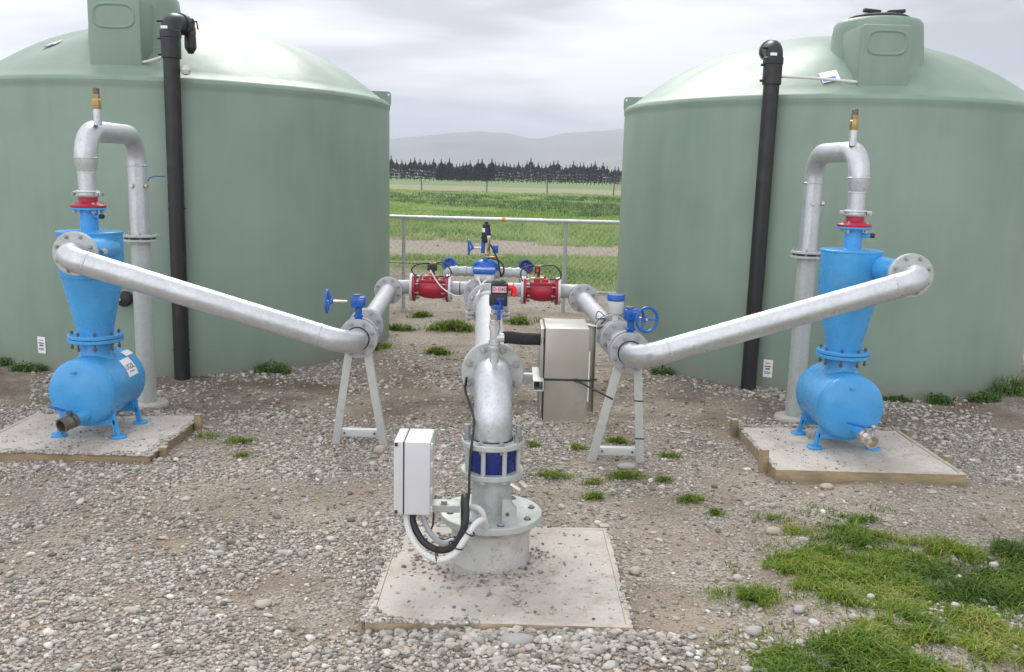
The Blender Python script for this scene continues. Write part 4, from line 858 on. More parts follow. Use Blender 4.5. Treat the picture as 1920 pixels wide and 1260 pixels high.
def butterfly(x, y, z, label, wc, wax, R_):
    t = thing('butterfly_valve', label, 'valve', (x, y, z), 'blue butterfly valves with handwheels')
    m = MB(); m.lathe((x, y, z), (0, 1, 0), [(0, .10), (.003, .104), (.037, .104), (.04, .10)], 40); m.build('valve_disc_body', 'bluedk', t)
    m = MB(); m.cyl((x, y + .02, z + .09), (x, y + .02, z + .185), .021, 20); m.lathe((x, y + .02, z + .125), (0, 0, 1), [(0, .021), (.004, .028), (.016, .028), (.02, .021)], 20); m.build('neck', 'bluedk', t)
    m = MB(); m.box((x, y + .02, z + .223), (.088, .07, .068), .012); m.cyl((x - .012, y + .02, z + .25), (x - .012, y + .02, z + .262), .032, 24, .003); m.box((x + .02, y - .022, z + .222), (.04, .02, .045), .006); g_ = m.build('gearbox', 'bluedk', t)
    m = MB(); m.cyl((x - .012, y + .02, z + .262), (x - .012, y + .02, z + .268), .026, 24, .002); m.build('indicator_cap', 'darkmetal', g_)
    w = V(wc); a = V(wax).normalized(); m = MB(); m.cyl(w - a * .12, w, .008, 12); m.build('shaft', 'nickel', t)
    handwheel(t, w, a, R_, .0085, 'bluedk', 3, .024); return t
butterfly(-.94, 5.452, .70, 'blue butterfly valve on the left stand, its handwheel seen edge-on', (-1.125, 5.44, .925), (-1, -.10, 0), .068)
butterfly(.693, 5.222, .70, 'blue butterfly valve on the right stand, its handwheel seen face-on', (.765, 5.10, .915), (.42, -.9, .03), .069)
# blue-topped meter head on the right branch
p = PR(.33 + .11); t = thing('flow_meter', 'white flow meter head with a blue cap on the right branch pipe', 'flow meter', tuple(p + V((0, 0, .07))))
z = p.z + .07; m = MB(); m.cyl((p.x, p.y, z), (p.x, p.y, z + .07), .018, 20); m.build('stem', 'white', t)
m = MB(); m.lathe((p.x, p.y, z + .065), (0, 0, 1), [(0, .036), (.008, .042), (.035, .046), (.038, .048), (.082, .050)], 36); m.build('housing', 'white', t)
m = MB(); m.lathe((p.x, p.y, z + .147), (0, 0, 1), [(0, .051), (.006, .056), (.030, .056), (.040, .051), (.042, 0)], 36); m.build('cap', 'bluedk', t)
tag(MB().tube(spline([PR(.60) + V((-.02, 0, .07)), PR(.62) + V((-.07, 0, .11)), PR(.55) + V((-.10, -.02, .08)), PR(.50) + V((-.05, 0, .085)), PR(.52) + V((-.10, 0, .02)), PR(.47) + V((-.06, -.03, .05)), PR(.44) + V((0.0, -.02, .085))], 8), .0035, 6).build('signal_cable', 'rubber', loc=tuple(PR(.5))), 'thin black looped cable tied around the right branch pipe behind the meter', 'cable')

# ------------------------------------------------------------------ cross manifold
YB, ZB = 7.25, .80
t = thing('manifold', 'grey pipe manifold crossing the middle, joining the main pipe to both red valves', 'pipe manifold', (-.235, YB, ZB))
for (a, b_) in (((-.96), -.812), (-.512, -.33), (-.14, .076), (.364, .535)):
    m = MB(); m.cyl((a, YB, ZB), (b_, YB, ZB), .056, 32); m.build('pipe', 'greycast', t)
for (cx_, fy) in ((-.964, 6.95), (.535, 6.80)):
    s = 1 if cx_ < 0 else -1; xx = cx_; m = MB(); m.tube(bend([(xx, fy + .03, .803), (xx, YB, ZB), (xx + s * .17, YB, ZB)], .12, 10), .057, 32); m.build('elbow', 'greycast', t)
    flange(t, (xx, fy + .026, .803), (0, 1, 0), .108, .018, 'greycast', 0)
for q in (-.430, .0):
    m = MB(); m.lathe((q, YB, ZB), (1, 0, 0), [(0, .057), (0, .060), (.006, .060), (.006, .057)], 32); m.build('clamp_band', 'rubber', t)
m = MB(); m.tube([(-.235, YB - .42, .805), (-.235, YB + .35, .815)], .084, 36); m.tube([(-.36, YB, ZB), (-.11, YB, ZB)], .07, 32); m.build('cross_body', 'greycast', t)
flange(t, (-.228, YB - .42, .806), (-.03, 1, 0), .146, .02, 'greycast', 8, .118, .011, 'zincbolt', .055)
# red control valves
def redvalve(x0, x1, label, pilot, side):
    xc = (x0 + x1) / 2; t = thing('control_valve', label, 'valve', (xc, YB, ZB), 'red hydraulic control valves')
    for xx, s in ((x0, 1), (x1, -1)):
        flange(t, (xx + s * .018, YB, ZB), (1, 0, 0), .113, .020, 'red', 8, .092, .009, 'zincbolt', .075)
        m = MB(); m.cyl((xx - s * .014, YB, ZB), (xx + s * .006, YB, ZB), .112, 40, .002); m.build('mating_flange', 'white', t); m = MB(); m.cyl((xx + s * .005, YB, ZB), (xx + s * .009, YB, ZB), .100, 32); m.build('gasket', 'rubber', t)
    m = MB(); L = x1 - x0; m.lathe((x0 + .02, YB, ZB - .005), (1, 0, 0), [(0, .066), (L * .12, .062), (L * .25, .078), (L * .5, .086), (L * .75, .078), (L * .85, .062), (L - .04, .066)], 40); m.box((xc, YB, ZB + .015), (L * .62, .15, .075), .018); b = m.build('body', 'red', t, sharp=40)
    m = MB(); m.box((xc + .005, YB, ZB + .062), (L * .66, .16, .022), .007); m.box((xc, YB, ZB + .083), (L * .40, .11, .03), .010); m.lathe((xc, YB, ZB + .09), (0, 0, 1), [(0, .045), (.025, .038), (.032, .02), (.034, 0)], 24); cv = m.build('bonnet', 'red', t)
    for k in range(6):
        q = V((xc + (-.085, 0, .085, -.085, 0, .085)[k], YB + (-.066, -.066, -.066, .066, .066, .066)[k], ZB + .07)); m = MB(); m.lathe(q, (0, 0, 1), [(0, .009), (.016, .009), (.016, .005), (.024, .005)], 6); m.build('bolt', 'zincbolt', cv)
    px_, pz = xc + pilot[0], ZB + .145
    m = MB(); m.box((px_, YB - .02, pz + .02), (.045 if side > 0 else .075, .04, .05), .006); m.box((px_ + .01, YB - .02, pz - .02), (.02, .02, .04), .003); pb = m.build('pilot_valve', 'rubber', t)
    m = MB(); m.cyl((px_ - .02, YB - .02, pz + .055), (px_ + .03, YB - .02, pz + .055), .008, 10); m.cyl((px_, YB - .02, pz + .03), (px_, YB - .02, pz + .07), .010, 8); m.cyl((px_ - .05, YB - .05, pz - .045), (px_ + .05, YB - .05, pz - .04), .008, 8); m.build('brass_fitting', 'brass', pb)
    if side > 0:
        m = MB(); m.box((px_, YB - .042, pz + .018), (.022, .003, .030), .001); m.build('pilot_label', 'redplug', pb)
    m = MB(); zt = pz + .055
    m.tube(spline([(px_ + .03, YB - .02, zt), (xc + .10, YB - .04, zt + .005), (x1 + .01, YB - .05, zt - .05), (x1 + .0, YB - .06, ZB + .10), (xc + .07, YB - .06, ZB + .10)], 8), .0055, 8)
    m.tube(spline([(px_ - .02, YB - .02, zt), (xc - .10, YB - .05, zt - .01), (x0 + .0, YB - .06, zt - .05), (x0 + .03, YB - .06, zt - .10), (xc - .07, YB - .07, ZB + .08)] if side < 0 else [(px_ - .02, YB - .02, zt), (x0 + .02, YB - .05, zt - .01), (x0 - .02, YB - .06, zt - .06), (x0 + .02, YB - .09, ZB + .02), (x0 + .035, YB - .09, ZB - .05)], 8), .0055, 8)
    m.build('control_hose', 'rubber', t)
redvalve(-.812, -.512, 'left red hydraulic control valve with black looped hoses, left of the main pipe', (.01, 0), -1)
redvalve(.076, .364, 'right red hydraulic control valve with a small red pilot label, right of the main pipe', (-.03, 0), 1)
tag(MB().tube(spline([(-.66, 7.16, .95), (-.60, 7.12, .86), (-.53, 7.08, .80), (-.44, 7.04, .765), (-.36, 6.95, .80), (-.28, 6.6, .90), (-.245, 6.50, .99)], 10), .006, 8).build('white_cable', 'white', loc=(-.5, 7.1, .8)), 'white cable sagging from the left red valve to the centre meter head', 'cable')

# ------------------------------------------------------------------ main pipe
t = thing('main_pipe', 'thick pale grey main pipe running back from the wellhead elbow to the manifold', 'pipe', (-.085, 4.06, .815))
A = V((-.085, 4.065, .815)); B = V((-.176, 6.32, .808)); d = (B - A).normalized()
m = MB(); m.tube([A, B], .084, 40); m.build('pipe', 'greycast', t)
flange(t, A + d * .004, d, .142, .018, 'galvdull', 0)
m = MB(); q = B - d * .13; m.lathe(q, d, [(0, .085), (.006, .098), (.018, .105), (.028, .092), (.040, .092), (.050, .108), (.066, .104), (.072, .085)], 40)
cp = m.build('clamp_coupling', 'greycast', t)
for s in (-1, 1):
    for k in range(2):
        m = MB(); c = q + d * .036 + V((s * .125, 0, -.05 - k * .030)); m.box(c, (.056, .045, .020), .006); m.build('clamp_ear', 'greycast', cp)
    m = MB(); c = q + d * .036 + V((s * .132, 0, -.065)); m.cyl(c - V((0, 0, .045)), c + V((0, 0, .045)), .008, 10); m.lathe(c + V((0, 0, .028)), (0, 0, 1), [(0, .014), (.012, .014)], 6); m.build('bolt', 'zincbolt', cp)
for s_, nb in ((-.006, 8), (.016, 0)): flange(t, B + d * s_, d, .146, .019, 'greycast', nb, .118, .013, 'greycast', .06)
m = MB(); m.tube([B + d * .02, B + d * .50], .094, 36); m.build('meter_tube', 'greycast', t)
# centre meter converter
p = B + d * .24; t = thing('flow_meter', 'grey flow meter head with a blue lid, in the centre on the main pipe', 'flow meter', (p.x, p.y, .90))
m = MB(); m.cyl((p.x - .03, p.y, .885), (p.x - .03, p.y, .955), .035, 20); m.build('neck', 'greycast', t)
m = MB(); m.box((p.x - .028, p.y, .972), (.148, .12, .055), .014); hs = m.build('housing', 'greycast', t)
m = MB(); m.box((p.x - .028, p.y, 1.019), (.162, .13, .040), .014); m.build('lid', 'bluedk', t)
for s in (-.042, .036):
    m = MB(); m.torus((p.x - .028 + s, p.y - .064, .968), (0, -1, 0), .013, .005, 20, 8); m.cyl((p.x - .028 + s, p.y - .05, .968), (p.x - .028 + s, p.y - .068, .968), .011, 12); m.build('cable_gland', 'white', hs)
tag(MB().tube(spline([(p.x - .070, p.y - .07, .968), (p.x - .045, p.y - .16, .93), (p.x - .05, p.y - .3, .90), (p.x - .06, p.y - .5, .90)], 8), .007, 8).tube(spline([(p.x + .008, p.y - .07, .968), (p.x - .025, p.y - .13, .95), (p.x - .045, p.y - .2, .915), (p.x - .05, p.y - .42, .90)], 8), .007, 8).build('meter_cables', 'white', loc=(p.x, p.y - .1, .95)), 'two white cables hooking out of the centre meter head glands', 'cable')

# ------------------------------------------------------------------ rear blue valve, air valve, back pipe
YC = 7.70
t = thing('diaphragm_valve', 'blue domed diaphragm valve behind the centre of the manifold', 'valve', (-.238, YC, .85))
m = MB(); m.lathe((-.238, YC, .76), (0, 0, 1), [(0, .06), (.05, .09), (.12, .10), (.155, .105)], 32); m.build('body', 'greycast', t)
m = MB(); m.lathe((-.238, YC, .915), (0, 0, 1), [(0, .108), (.004, .117), (.022, .118), (.026, .112), (.048, .104), (.066, .085), (.080, .055), (.086, .036), (.10, .030), (.102, 0)], 40); dm = m.build('dome', 'bluedk', t)
for k in range(8):
    a = k * PI / 4 + .2; m = MB(); m.lathe((-.238 + .098 * math.cos(a), YC + .098 * math.sin(a), .905), (0, 0, 1), [(.03, .009), (.045, .009)], 6); m.build('bolt', 'zincbolt', dm)
t = thing('air_release_valve', 'black capped air valve standing on brass fittings above the blue dome', 'valve', (-.238, YC, .99))
m = MB(); m.cyl((-.232, YC, .985), (-.232, YC, 1.05), .018, 12); m.lathe((-.230, YC, 1.045), (0, 0, 1), [(0, .030), (.004, .030), (.010, .026), (.10, .022), (.104, .022)], 8); m.build('brass_nipple', 'brass', t)
m = MB(); m.cyl((-.262, YC, 1.05), (-.262, YC, 1.16), .020, 14); m.build('side_body', 'bluedk', t)
m = MB(); m.lathe((-.240, YC, 1.14), (0, 0, 1), [(0, .030), (.01, .036), (.03, .036), (.032, .044), (.048, .044), (.05, .038), (.085, .038), (.088, .034), (.15, .030), (.155, .026), (.158, .018), (.175, .016), (.178, .012)], 28); ab = m.build('black_body', 'rubber', t)
m = MB(); m.lathe((-.240, YC, 1.225), (0, 0, 1), [(0, .0365), (.028, .036)], 28); m.build('blue_band', 'bluenavy', ab)
m = MB(); m.box((-.262, YC - .034, 1.245), (.022, .006, .034), .001); m.build('body_label', 'sticker', ab)
m = MB(); m.bar((-.222, YC - .04, 1.07), (-.215, YC - .045, 1.19), .020, .012, .003); m.box((-.215, YC - .05, 1.185), (.030, .01, .035), .003); m.build('steel_lever', 'nickel', t)
m = MB(); m.tube([(-.238, YC - .02, 1.02), (-.17, YC - .03, 1.022), (-.11, YC - .03, 1.03)], .007, 8); m.lathe((-.13, YC - .03, 1.027), (1, 0, 0), [(0, .011), (.03, .011)], 6); m.build('brass_branch', 'brass', t)
m = MB(); m.tube(spline([(-.205, YC - .03, 1.13), (-.17, YC - .04, 1.07), (-.135, YC - .04, .99), (-.115, YC - .05, .90), (-.105, YC - .05, .86)], 8), .007, 8); m.tube(spline([(-.20, YC - .03, 1.01), (-.13, YC - .04, .995), (-.09, YC - .05, .95), (-.085, YC - .05, .90), (-.105, YC - .05, .855)], 8), .007, 8); m.build('control_hose', 'rubber', t)
t = thing('gate_valve', 'small blue handwheel valve on a horizontal spindle left of the air valve', 'valve', (-.37, YC, 1.10))
m = MB(); m.cyl((-.37, YC, 1.095), (-.27, YC, 1.092), .008, 10); m.build('spindle', 'nickel', t); m = MB(); m.box((-.255, YC + .03, 1.09), (.055, .05, .075), .008); m.box((-.16, YC + .03, 1.085), (.05, .05, .07), .008); m.build('valve_body', 'bluedk', t)
handwheel(t, (-.385, YC, 1.095), (-1, -.12, 0), .062, .007, 'bluedk', 3, .03)
t = thing('back_pipe', 'thin grey plastic pipe across the back of the manifold with an elbow at each end', 'pipe', (-.24, YC, .89))
m = MB(); m.tube(bend([(-.57, YC + .10, .70), (-.57, YC, .892), (-.35, YC, .892)], .05, 8), .038, 28); m.tube(bend([(.085, YC + .10, .70), (.085, YC, .892), (-.13, YC, .892)], .05, 8), .038, 28)
m.tube([(-.36, YC, .892), (-.30, YC, .880), (-.12, YC, .880), (-.13, YC, .892)], .040, 28); m.build('pipe', 'pvc', t)
for q in (-.505, -.43, -.36, -.12, -.05, .02):
    m = MB(); m.lathe((q, YC, .892), (1, 0, 0), [(0, .039), (.002, .044), (.028, .044), (.030, .039)], 28); m.build('socket', 'pvc', t)
for xx, lb in ((-.556, 'dark blue round handwheel behind the left end of the back pipe'), (.105, 'dark blue round handwheel behind the right end of the back pipe')):
    t = thing('handwheel_valve', lb, 'valve', (xx, YC + .12, .94), 'handwheels behind the back pipe')
    handwheel(t, (xx, YC + .10, .935), (0, -1, .25), .052, .012, 'bluenavy' if xx > 0 else 'bluedk', 4, .02); m = MB(); m.lathe((xx, YC + .115, .93), (0, -1, .25), [(0, .05), (.008, .05), (.01, .04)], 28); m.cyl((xx, YC + .12, .93), (xx, YC + .2, .90), .03, 16); m.build('valve_body', 'bluenavy', t)

# ------------------------------------------------------------------ wellhead
WX, WY = -.072, 3.83
t = thing('wellhead', 'pale flanged wellhead on a round concrete base with a navy blue ring section', 'wellhead', (WX, WY, .02))
m = MB(); m.lathe((WX, WY, .0), (0, 0, 1), [(0, .178), (.03, .177), (.05, .174), (.185, .173)], 64); m.build('concrete_casing', 'casing', t)
m = MB(); m.lathe((WX, WY, .184), (0, 0, 1), [(0, .195), (.002, .198), (.016, .198), (.018, .194)], 64); m.build('rusty_ring', 'rust', t)
flange(t, (WX, WY, .222), (0, 0, 1), .226, .030, 'galvdull', 8, .185, .013, 'zincbolt', .05, phase=.25, name='casing_flange')
m = MB(); m.lathe((WX, WY, .237), (0, 0, 1), [(0, .100), (.006, .092), (.04, .090), (.12, .086), (.155, .082), (.172, .084)], 40); m.build('riser_pipe', 'galvdull', t)
# lifting lugs and hook brackets
m = MB(); m.rings([[V((WX + .050 + x, WY - .145 + s, .237 + z)) for x, z in ((0, 0), (.062, 0), (.062, .055), (.028, .104), (.0, .104))] for s in (0, .035)]); lug_ = m.build('lifting_lug', 'galvdull', t, sharp=20)
m = MB(); m.cyl((WX + .022 + .05, WY - .147, .275), (WX + .022 + .05, WY - .143, .275), .009, 16); m.build('lug_hole', 'darkmetal', lug_)
m = MB(); m.cyl((WX + .085, WY - .1, .395), (WX + .125, WY - .12, .375), .010, 10); m.cyl((WX + .125, WY - .09, .40), (WX + .155, WY - .12, .385), .014, 12); m.build('side_tap', 'nickel', t)
m = MB(); m.tube(bend([(WX - .11, WY - .14, .232), (WX - .11, WY - .14, .305), (WX - .03, WY - .16, .305), (WX - .03, WY - .16, .232)], .04, 6), .014, 12); m.build('white_bail', 'white', t)
flange(t, (WX, WY, .422), (0, 0, 1), .138, .024, 'galvdull', 0, name='lower_ring')
flange(t, (WX, WY, .556), (0, 0, 1), .138, .024, 'galvdull', 8, .117, .011, 'zincbolt', .05, phase=.35, name='upper_ring', both=False)
m = MB(); m.lathe((WX, WY, .434), (0, 0, 1), [(0, .104), (.01, .108), (.055, .104), (.10, .108), (.11, .104)], 48); m.build('blue_collar', 'bluenavy', t)
for k in range(8):
    a = 2 * PI * k / 8 + .35 + PI / 2 - 2 * .35 + .04; m = MB(); x, y = WX + .118 * math.cos(a), WY + .118 * math.sin(a); m.cyl((x, y, .405), (x, y, .57), .0105, 14); m.lathe((x, y, .398), (0, 0, 1), [(0, .016), (.012, .016)], 6); m.build('tie_rod', 'galvdull', t)
for x, y in ((WX - .112, WY - .02), (WX + .112, WY - .02)):
    m = MB(); m.cyl((x, y, .57), (x, y, .635), .013, 14); m.lathe((x, y, .575), (0, 0, 1), [(0, .021), (.018, .021)], 6); m.build('stud', 'zincbolt', t)
# elbow
t = thing('elbow_pipe', 'speckled galvanised elbow turning from the wellhead into the main pipe', 'pipe elbow', (WX, WY, .567))
m = MB(); m.tube(bend([(WX, WY, .567), (WX, WY, .815), (WX - .012, 4.04, .815)], .19, 18), .0845, 48); m.build('elbow', 'galvspeck', t)
m = MB(); m.torus((WX, WY, .569), (0, 0, 1), .087, .004, 40, 8); m.build('weld_bead', 'rubber', t)
flange(t, (WX - .012, 4.042, .815), (0, 1, 0), .142, .018, 'galvdull', 8, .116, .013, 'zincbolt', .07)
m = MB(); c = V((WX - .002, WY + .045, .705)); ax = V((0, .52, .85)).normalized(); m.lathe(c, ax, [(0, .086), (0, .0885), (.008, .0885), (.008, .086)], 40); m.box(c + V((0, -.078, .052)), (.016, .012, .014), .002); m.build('cable_tie', 'rubber', t)
tag(MB().tube(spline([(-.20, 4.00, .80), (-.205, 4.0, .74), (-.185, 3.93, .705), (-.155, 3.80, .655), (-.160, 3.71, .56), (-.165, 3.69, .46), (-.165, 3.66, .36), (-.175, 3.66, .27)], 8), .0055, 8).build('black_cable', 'rubber', loc=(-.16, 3.7, .5)), 'thin black cable hanging down the left side of the wellhead elbow', 'cable')

# small riser with tee, ball valve, controller
t = thing('sensor_riser', 'small galvanised riser pipe with metal tee and ball valve on top of the wellhead elbow', 'pipe', (-.077, 3.95, .88)); sx_, sy_ = -.077, 3.95
m = MB(); m.cyl((sx_, sy_, .875), (sx_, sy_, .95), .021, 20); m.lathe((sx_, sy_, .935), (0, 0, 1), [(0, .024), (.005, .026), (.02, .026), (.024, .022), (.03, .026), (.05, .026)], 20); m.cyl((sx_, sy_, .96), (sx_, sy_, 1.035), .022, 20); m.cyl((sx_, sy_, .995), (sx_ + .045, sy_, .995), .020, 18, .002); m.lathe((sx_, sy_, 1.03), (0, 0, 1), [(0, .026), (.02, .026), (.024, .02)], 8); m.build('riser', 'galv', t)
m = MB(); m.lathe((sx_, sy_, 1.05), (0, 0, 1), [(0, .02), (.004, .024), (.022, .024), (.026, .02), (.05, .024), (.055, .018), (.075, .018), (.078, .022), (.092, .022)], 8); m.cyl((sx_ + .012, sy_ - .01, 1.085), (sx_ + .02, sy_ - .04, 1.085), .010, 10); bv = m.build('ball_valve', 'nickel', t)
m = MB(); m.bar((sx_ + .018, sy_ - .042, 1.08), (sx_ + .018, sy_ - .048, 1.145), .016, .006, .002); m.box((sx_ + .012, sy_ - .025, 1.135), (.05, .03, .022), .004); m.build('valve_handle', 'bluedk', bv)
t = thing('pressure_switch', 'black controller box with a pink D-040 tag and a red plug at its right', 'controller', (-.066, 3.95, 1.14)); bx, bz = -.064, 1.20
m = MB(); m.box((bx, sy_, 1.165), (.080, .062, .055), .008); m.box((bx + .004, sy_, 1.212), (.074, .058, .055), .006); m.lathe((bx, sy_, 1.236), (0, 0, 1), [(0, .036), (.006, .034), (.016, .022), (.020, .0)], 24); cb = m.build('box', 'rubber', t)
m = MB(); m.box((bx + .004, sy_ - .031, 1.213), (.062, .003, .027), .004); pk = m.build('pink_tag', 'pinktag', cb); text_mesh('D-040', .0235, (bx + .004, sy_ - .0332, 1.213), (1, 0, 0), (0, 0, 1), pk, 'tag_lettering', 'ink', .0003, .0002)
m = MB(); m.tube(bend([(bx + .04, sy_, 1.218), (bx + .068, sy_, 1.218), (bx + .068, sy_, 1.185)], .012, 5), .013, 14); m.lathe((bx + .068, sy_, 1.180), (0, 0, 1), [(0, .011), (.004, .015), (.012, .015), (.016, .013)], 14); m.lathe((bx + .04, sy_, 1.218), (1, 0, 0), [(0, .015), (.012, .015)], 14); m.build('red_plug', 'redplug', t)
m = MB(); m.box((bx + .01, sy_ - .033, 1.165), (.038, .010, .030), .005); m.cyl((bx + .01, sy_ - .045, 1.13), (bx + .01, sy_ - .04, 1.165), .006, 10); m.build('clasp', 'bluenavy', cb)
# steel cabinet
CX0, CX1, CY0, CY1, CZ0, CZ1 = .150, .347, 4.00, 4.29, .607, 1.035
t = thing('steel_cabinet', 'brushed stainless steel cabinet hanging right of the wellhead elbow', 'cabinet', (.25, 4.14, .607))
m = MB(); m.box(((CX0 + CX1) / 2, (CY0 + CY1) / 2, (CZ0 + CZ1) / 2), (CX1 - CX0, CY1 - CY0, CZ1 - CZ0), .004); m.build('case', 'stainless', t)
m = MB(); m.box((CX0 - .012, (CY0 + CY1) / 2 + .005, (CZ0 + CZ1) / 2), (.017, CY1 - CY0 - .02, CZ1 - CZ0 - .012), .003); dr = m.build('door', 'stainless', t)
m = MB(); m.box((CX0 - .0015, (CY0 + CY1) / 2, (CZ0 + CZ1) / 2), (.004, CY1 - CY0 - .002, CZ1 - CZ0 - .006), 0); m.build('door_seal', 'rubber', t)
for zz in (CZ1 - .06, CZ0 + .06): 
    m = MB(); m.cyl((CX0 - .012, CY0 + .008, zz - .015), (CX0 - .012, CY0 + .008, zz + .015), .006, 10); m.build('hinge', 'nickel', dr)
m = MB(); m.box((CX1 + .022, CY0 + .16, (CZ0 + CZ1) / 2 + .0), (.042, .008, CZ1 - CZ0 - .012), .001); m.box((CX1 + .041, CY0 + .14, (CZ0 + CZ1) / 2), (.004, .048, CZ1 - CZ0 - .012), .001); m.bar((CX1 - .006, CY1 - .12, CZ1 - .004), (CX1 + .040, CY0 + .135, CZ1 - .010), .03, .005, .001); m.build('mounting_plate', 'stainless', t)
m = MB(); m.box((CX1 + .004, CY0 + .004, (CZ0 + CZ1) / 2 - .005), (.006, .006, .23), .001); m.build('edge_strip', 'white', t)
m = MB(); zt_ = .80
m.box(((CX0 + CX1) / 2, CY0 - .003, zt_), (CX1 - CX0 + .05, .004, .009), .001); m.box((CX0 - .024, CY0 + .15, zt_ + .001), (.003, .29, .009), .001); m.box((CX1 + .015, CY0 + .02, zt_), (.06, .004, .009), .001)
m.tube([(CX0 + .14, CY0 - .006, zt_), (CX0 + .17, CY0 - .02, zt_ - .01), (CX0 + .31, CY0 - .04, zt_ - .075)], .0045, 8); m.box((CX0 + .145, CY0 - .007, zt_), (.018, .010, .014), .002); m.build('strap', 'rubber', t)
t = thing('cabinet_bracket', 'square steel tube bracket between the elbow flange and the steel cabinet', 'bracket', (.05, 4.1, .78))
m = MB(); m.bar((-.02, 4.10, .785), (.105, 4.10, .785), .038, .038, .003); m.build('arm', 'galvdull', t)
m = MB(); w_, o_ = .026, .0225; x0_, z0_ = .123, .782
for (ddx, ddz, sw, sh) in ((0, .0215, .048, .004), (0, -.0215, .048, .004), (.022, 0, .004, .039), (-.022, 0, .004, .039)): m.box((x0_ + ddx, 4.09, z0_ + ddz), (sw, .30, sh), .001)
m.build('open_tube', 'galvdull', t)
tag(MB().tube([(-.035, 3.95, .995), (-.02, 3.955, .997), (.05, 3.99, .985), (.14, 4.06, .972)], .0275, 24).build('insulated_hose', 'foam', loc=(.05, 4.0, .98)), 'fat black foam-covered hose from the riser tee to the steel cabinet', 'hose')
# white junction box
t = thing('junction_box', 'white plastic junction box on a bracket left of the wellhead', 'electrical box', (-.40, 3.60, .32))
JX0, JX1, JY0, JY1, JZ0, JZ1 = -.466, -.318, 3.53, 3.735, .322, .632
m = MB(); m.box(((JX0 + .042 + JX1) / 2, (JY0 + JY1) / 2, (JZ0 + JZ1) / 2), (JX1 - JX0 - .042, JY1 - JY0, JZ1 - JZ0), .007); m.build('case', 'whitebox', t)
m = MB(); m.box((JX0 + .019, (JY0 + JY1) / 2, (JZ0 + JZ1) / 2), (.040, JY1 - JY0, JZ1 - JZ0), .008); ld = m.build('lid', 'whitebox', t)
m = MB(); m.box((JX0 + .040, (JY0 + JY1) / 2, (JZ0 + JZ1) / 2), (.004, JY1 - JY0 - .004, JZ1 - JZ0 - .004), 0); m.build('lid_seal', 'rubber', t)
for zz in (JZ0 + .012, JZ1 - .012):
    m = MB(); m.cyl((JX0 + .004, JY0 + .001, zz), (JX0 + .016, JY0 + .001, zz), .008, 10); m.build('lid_screw', 'rubber', ld)
m = MB()
for zz in (JZ0 + .02, JZ0 + .10, JZ1 - .10, JZ1 - .02): m.box((JX1 + .004, JY0 + .02, zz), (.010, .02, .022), .003)
m.build('mounting_rib', 'whitebox', t)
t = thing('box_bracket', 'flat galvanised bracket bolting the white junction box to the wellhead flange', 'bracket', (-.26, 3.66, .31))
m = MB(); m.box((-.262, 3.655, .330), (.125, .075, .006), .001); m.box((-.262, 3.619, .318), (.125, .005, .030), .001); br = m.build('plate', 'galvdull', t)
m = MB(); m.lathe((-.268, 3.64, .333), (0, 0, 1), [(0, .022), (.003, .022), (.003, .014), (.015, .014)], 6); m.build('bolt', 'zincbolt', br)
# conduits
tag(MB().tube(spline([(-.395, 3.60, .33), (-.39, 3.575, .27), (-.345, 3.54, .205), (-.28, 3.515, .180), (-.225, 3.50, .20), (-.185, 3.49, .26), (-.168, 3.50, .33), (-.175, 3.55, .39), (-.182, 3.60, .37), (-.182, 3.64, .24)], 10), .0145, 16).build('black_conduit', 'rubber', loc=(-.28, 3.52, .16)), 'black flexible conduit looping from the white junction box up beside the wellhead', 'conduit')
tag(MB().tube(spline([(-.418, 3.60, .33), (-.412, 3.56, .265), (-.365, 3.515, .190), (-.285, 3.485, .152), (-.215, 3.475, .178), (-.170, 3.48, .245), (-.135, 3.50, .295), (-.10, 3.56, .298), (-.088, 3.62, .245)], 10), .0132, 16).build('white_conduit', 'white', loc=(-.28, 3.48, .12)), 'thick white conduit hanging below the black one under the junction box', 'conduit')
tag(MB().tube(spline([(-.36, 3.63, .33), (-.35, 3.61, .27), (-.315, 3.60, .21), (-.27, 3.60, .175), (-.225, 3.62, .18)], 8), .012, 14).build('grey_conduit', 'pvc', loc=(-.31, 3.6, .2)), 'short grey conduit curving behind the black conduit under the junction box', 'conduit')
m = MB()
for c, ax in (((-.285, 3.50, .166), (1, 0, .1)), ((-.205, 3.483, .215), (.4, 0, 1)), ((-.158, 3.49, .275), (.6, 0, 1))): m.torus(c, ax, .031, .003, 20, 6)
tag(m.build('conduit_tie', 'rubber', loc=(-.2, 3.49, .2)), 'black cable ties binding the white and black conduits together', 'cable ties')
tag(MB().tube(spline([(-.31, 3.63, .31), (-.312, 3.63, .25), (-.32, 3.64, .20), (-.27, 3.66, .165), (-.22, 3.68, .17)], 6), .004, 8).build('thin_black_wire', 'rubber', loc=(-.31, 3.63, .25)), 'thin black wire dropping inside the conduit loop', 'cable')

# ------------------------------------------------------------------ chain-link fence
FY = 11.5
t = thing('chain_link_fence', 'low galvanised chain-link fence between the two tanks', 'fence', (-.2, FY, 0))
rail_z = lambda x: 1.157
m = MB(); m.cyl((-3.6, FY, 1.157), (3.4, FY, 1.157), .0235, 16); rl = m.build('top_rail', 'galv', t)
m = MB(); m.cyl((-3.6, FY, .26), (3.4, FY, .26), .018, 12); m.build('bottom_rail', 'galvdull', t)
m = MB(); m.lathe((-.165, FY, 1.157), (1, 0, 0), [(0, .024), (0, .026), (.045, .026), (.045, .024)], 16); m.build('orange_tape', 'orange', rl)
for xx in (-3.4, -1.405, .645, 2.70):
    m = MB(); m.cyl((xx, FY + .03, -.05), (xx, FY + .03, 1.135), .024, 14); m.build('post', 'galvdull', t)
m = MB(); p_ = .075; z0_, z1_ = .04, 1.135; hgt = z1_ - z0_; nW = int(7.0 / p_) + 16
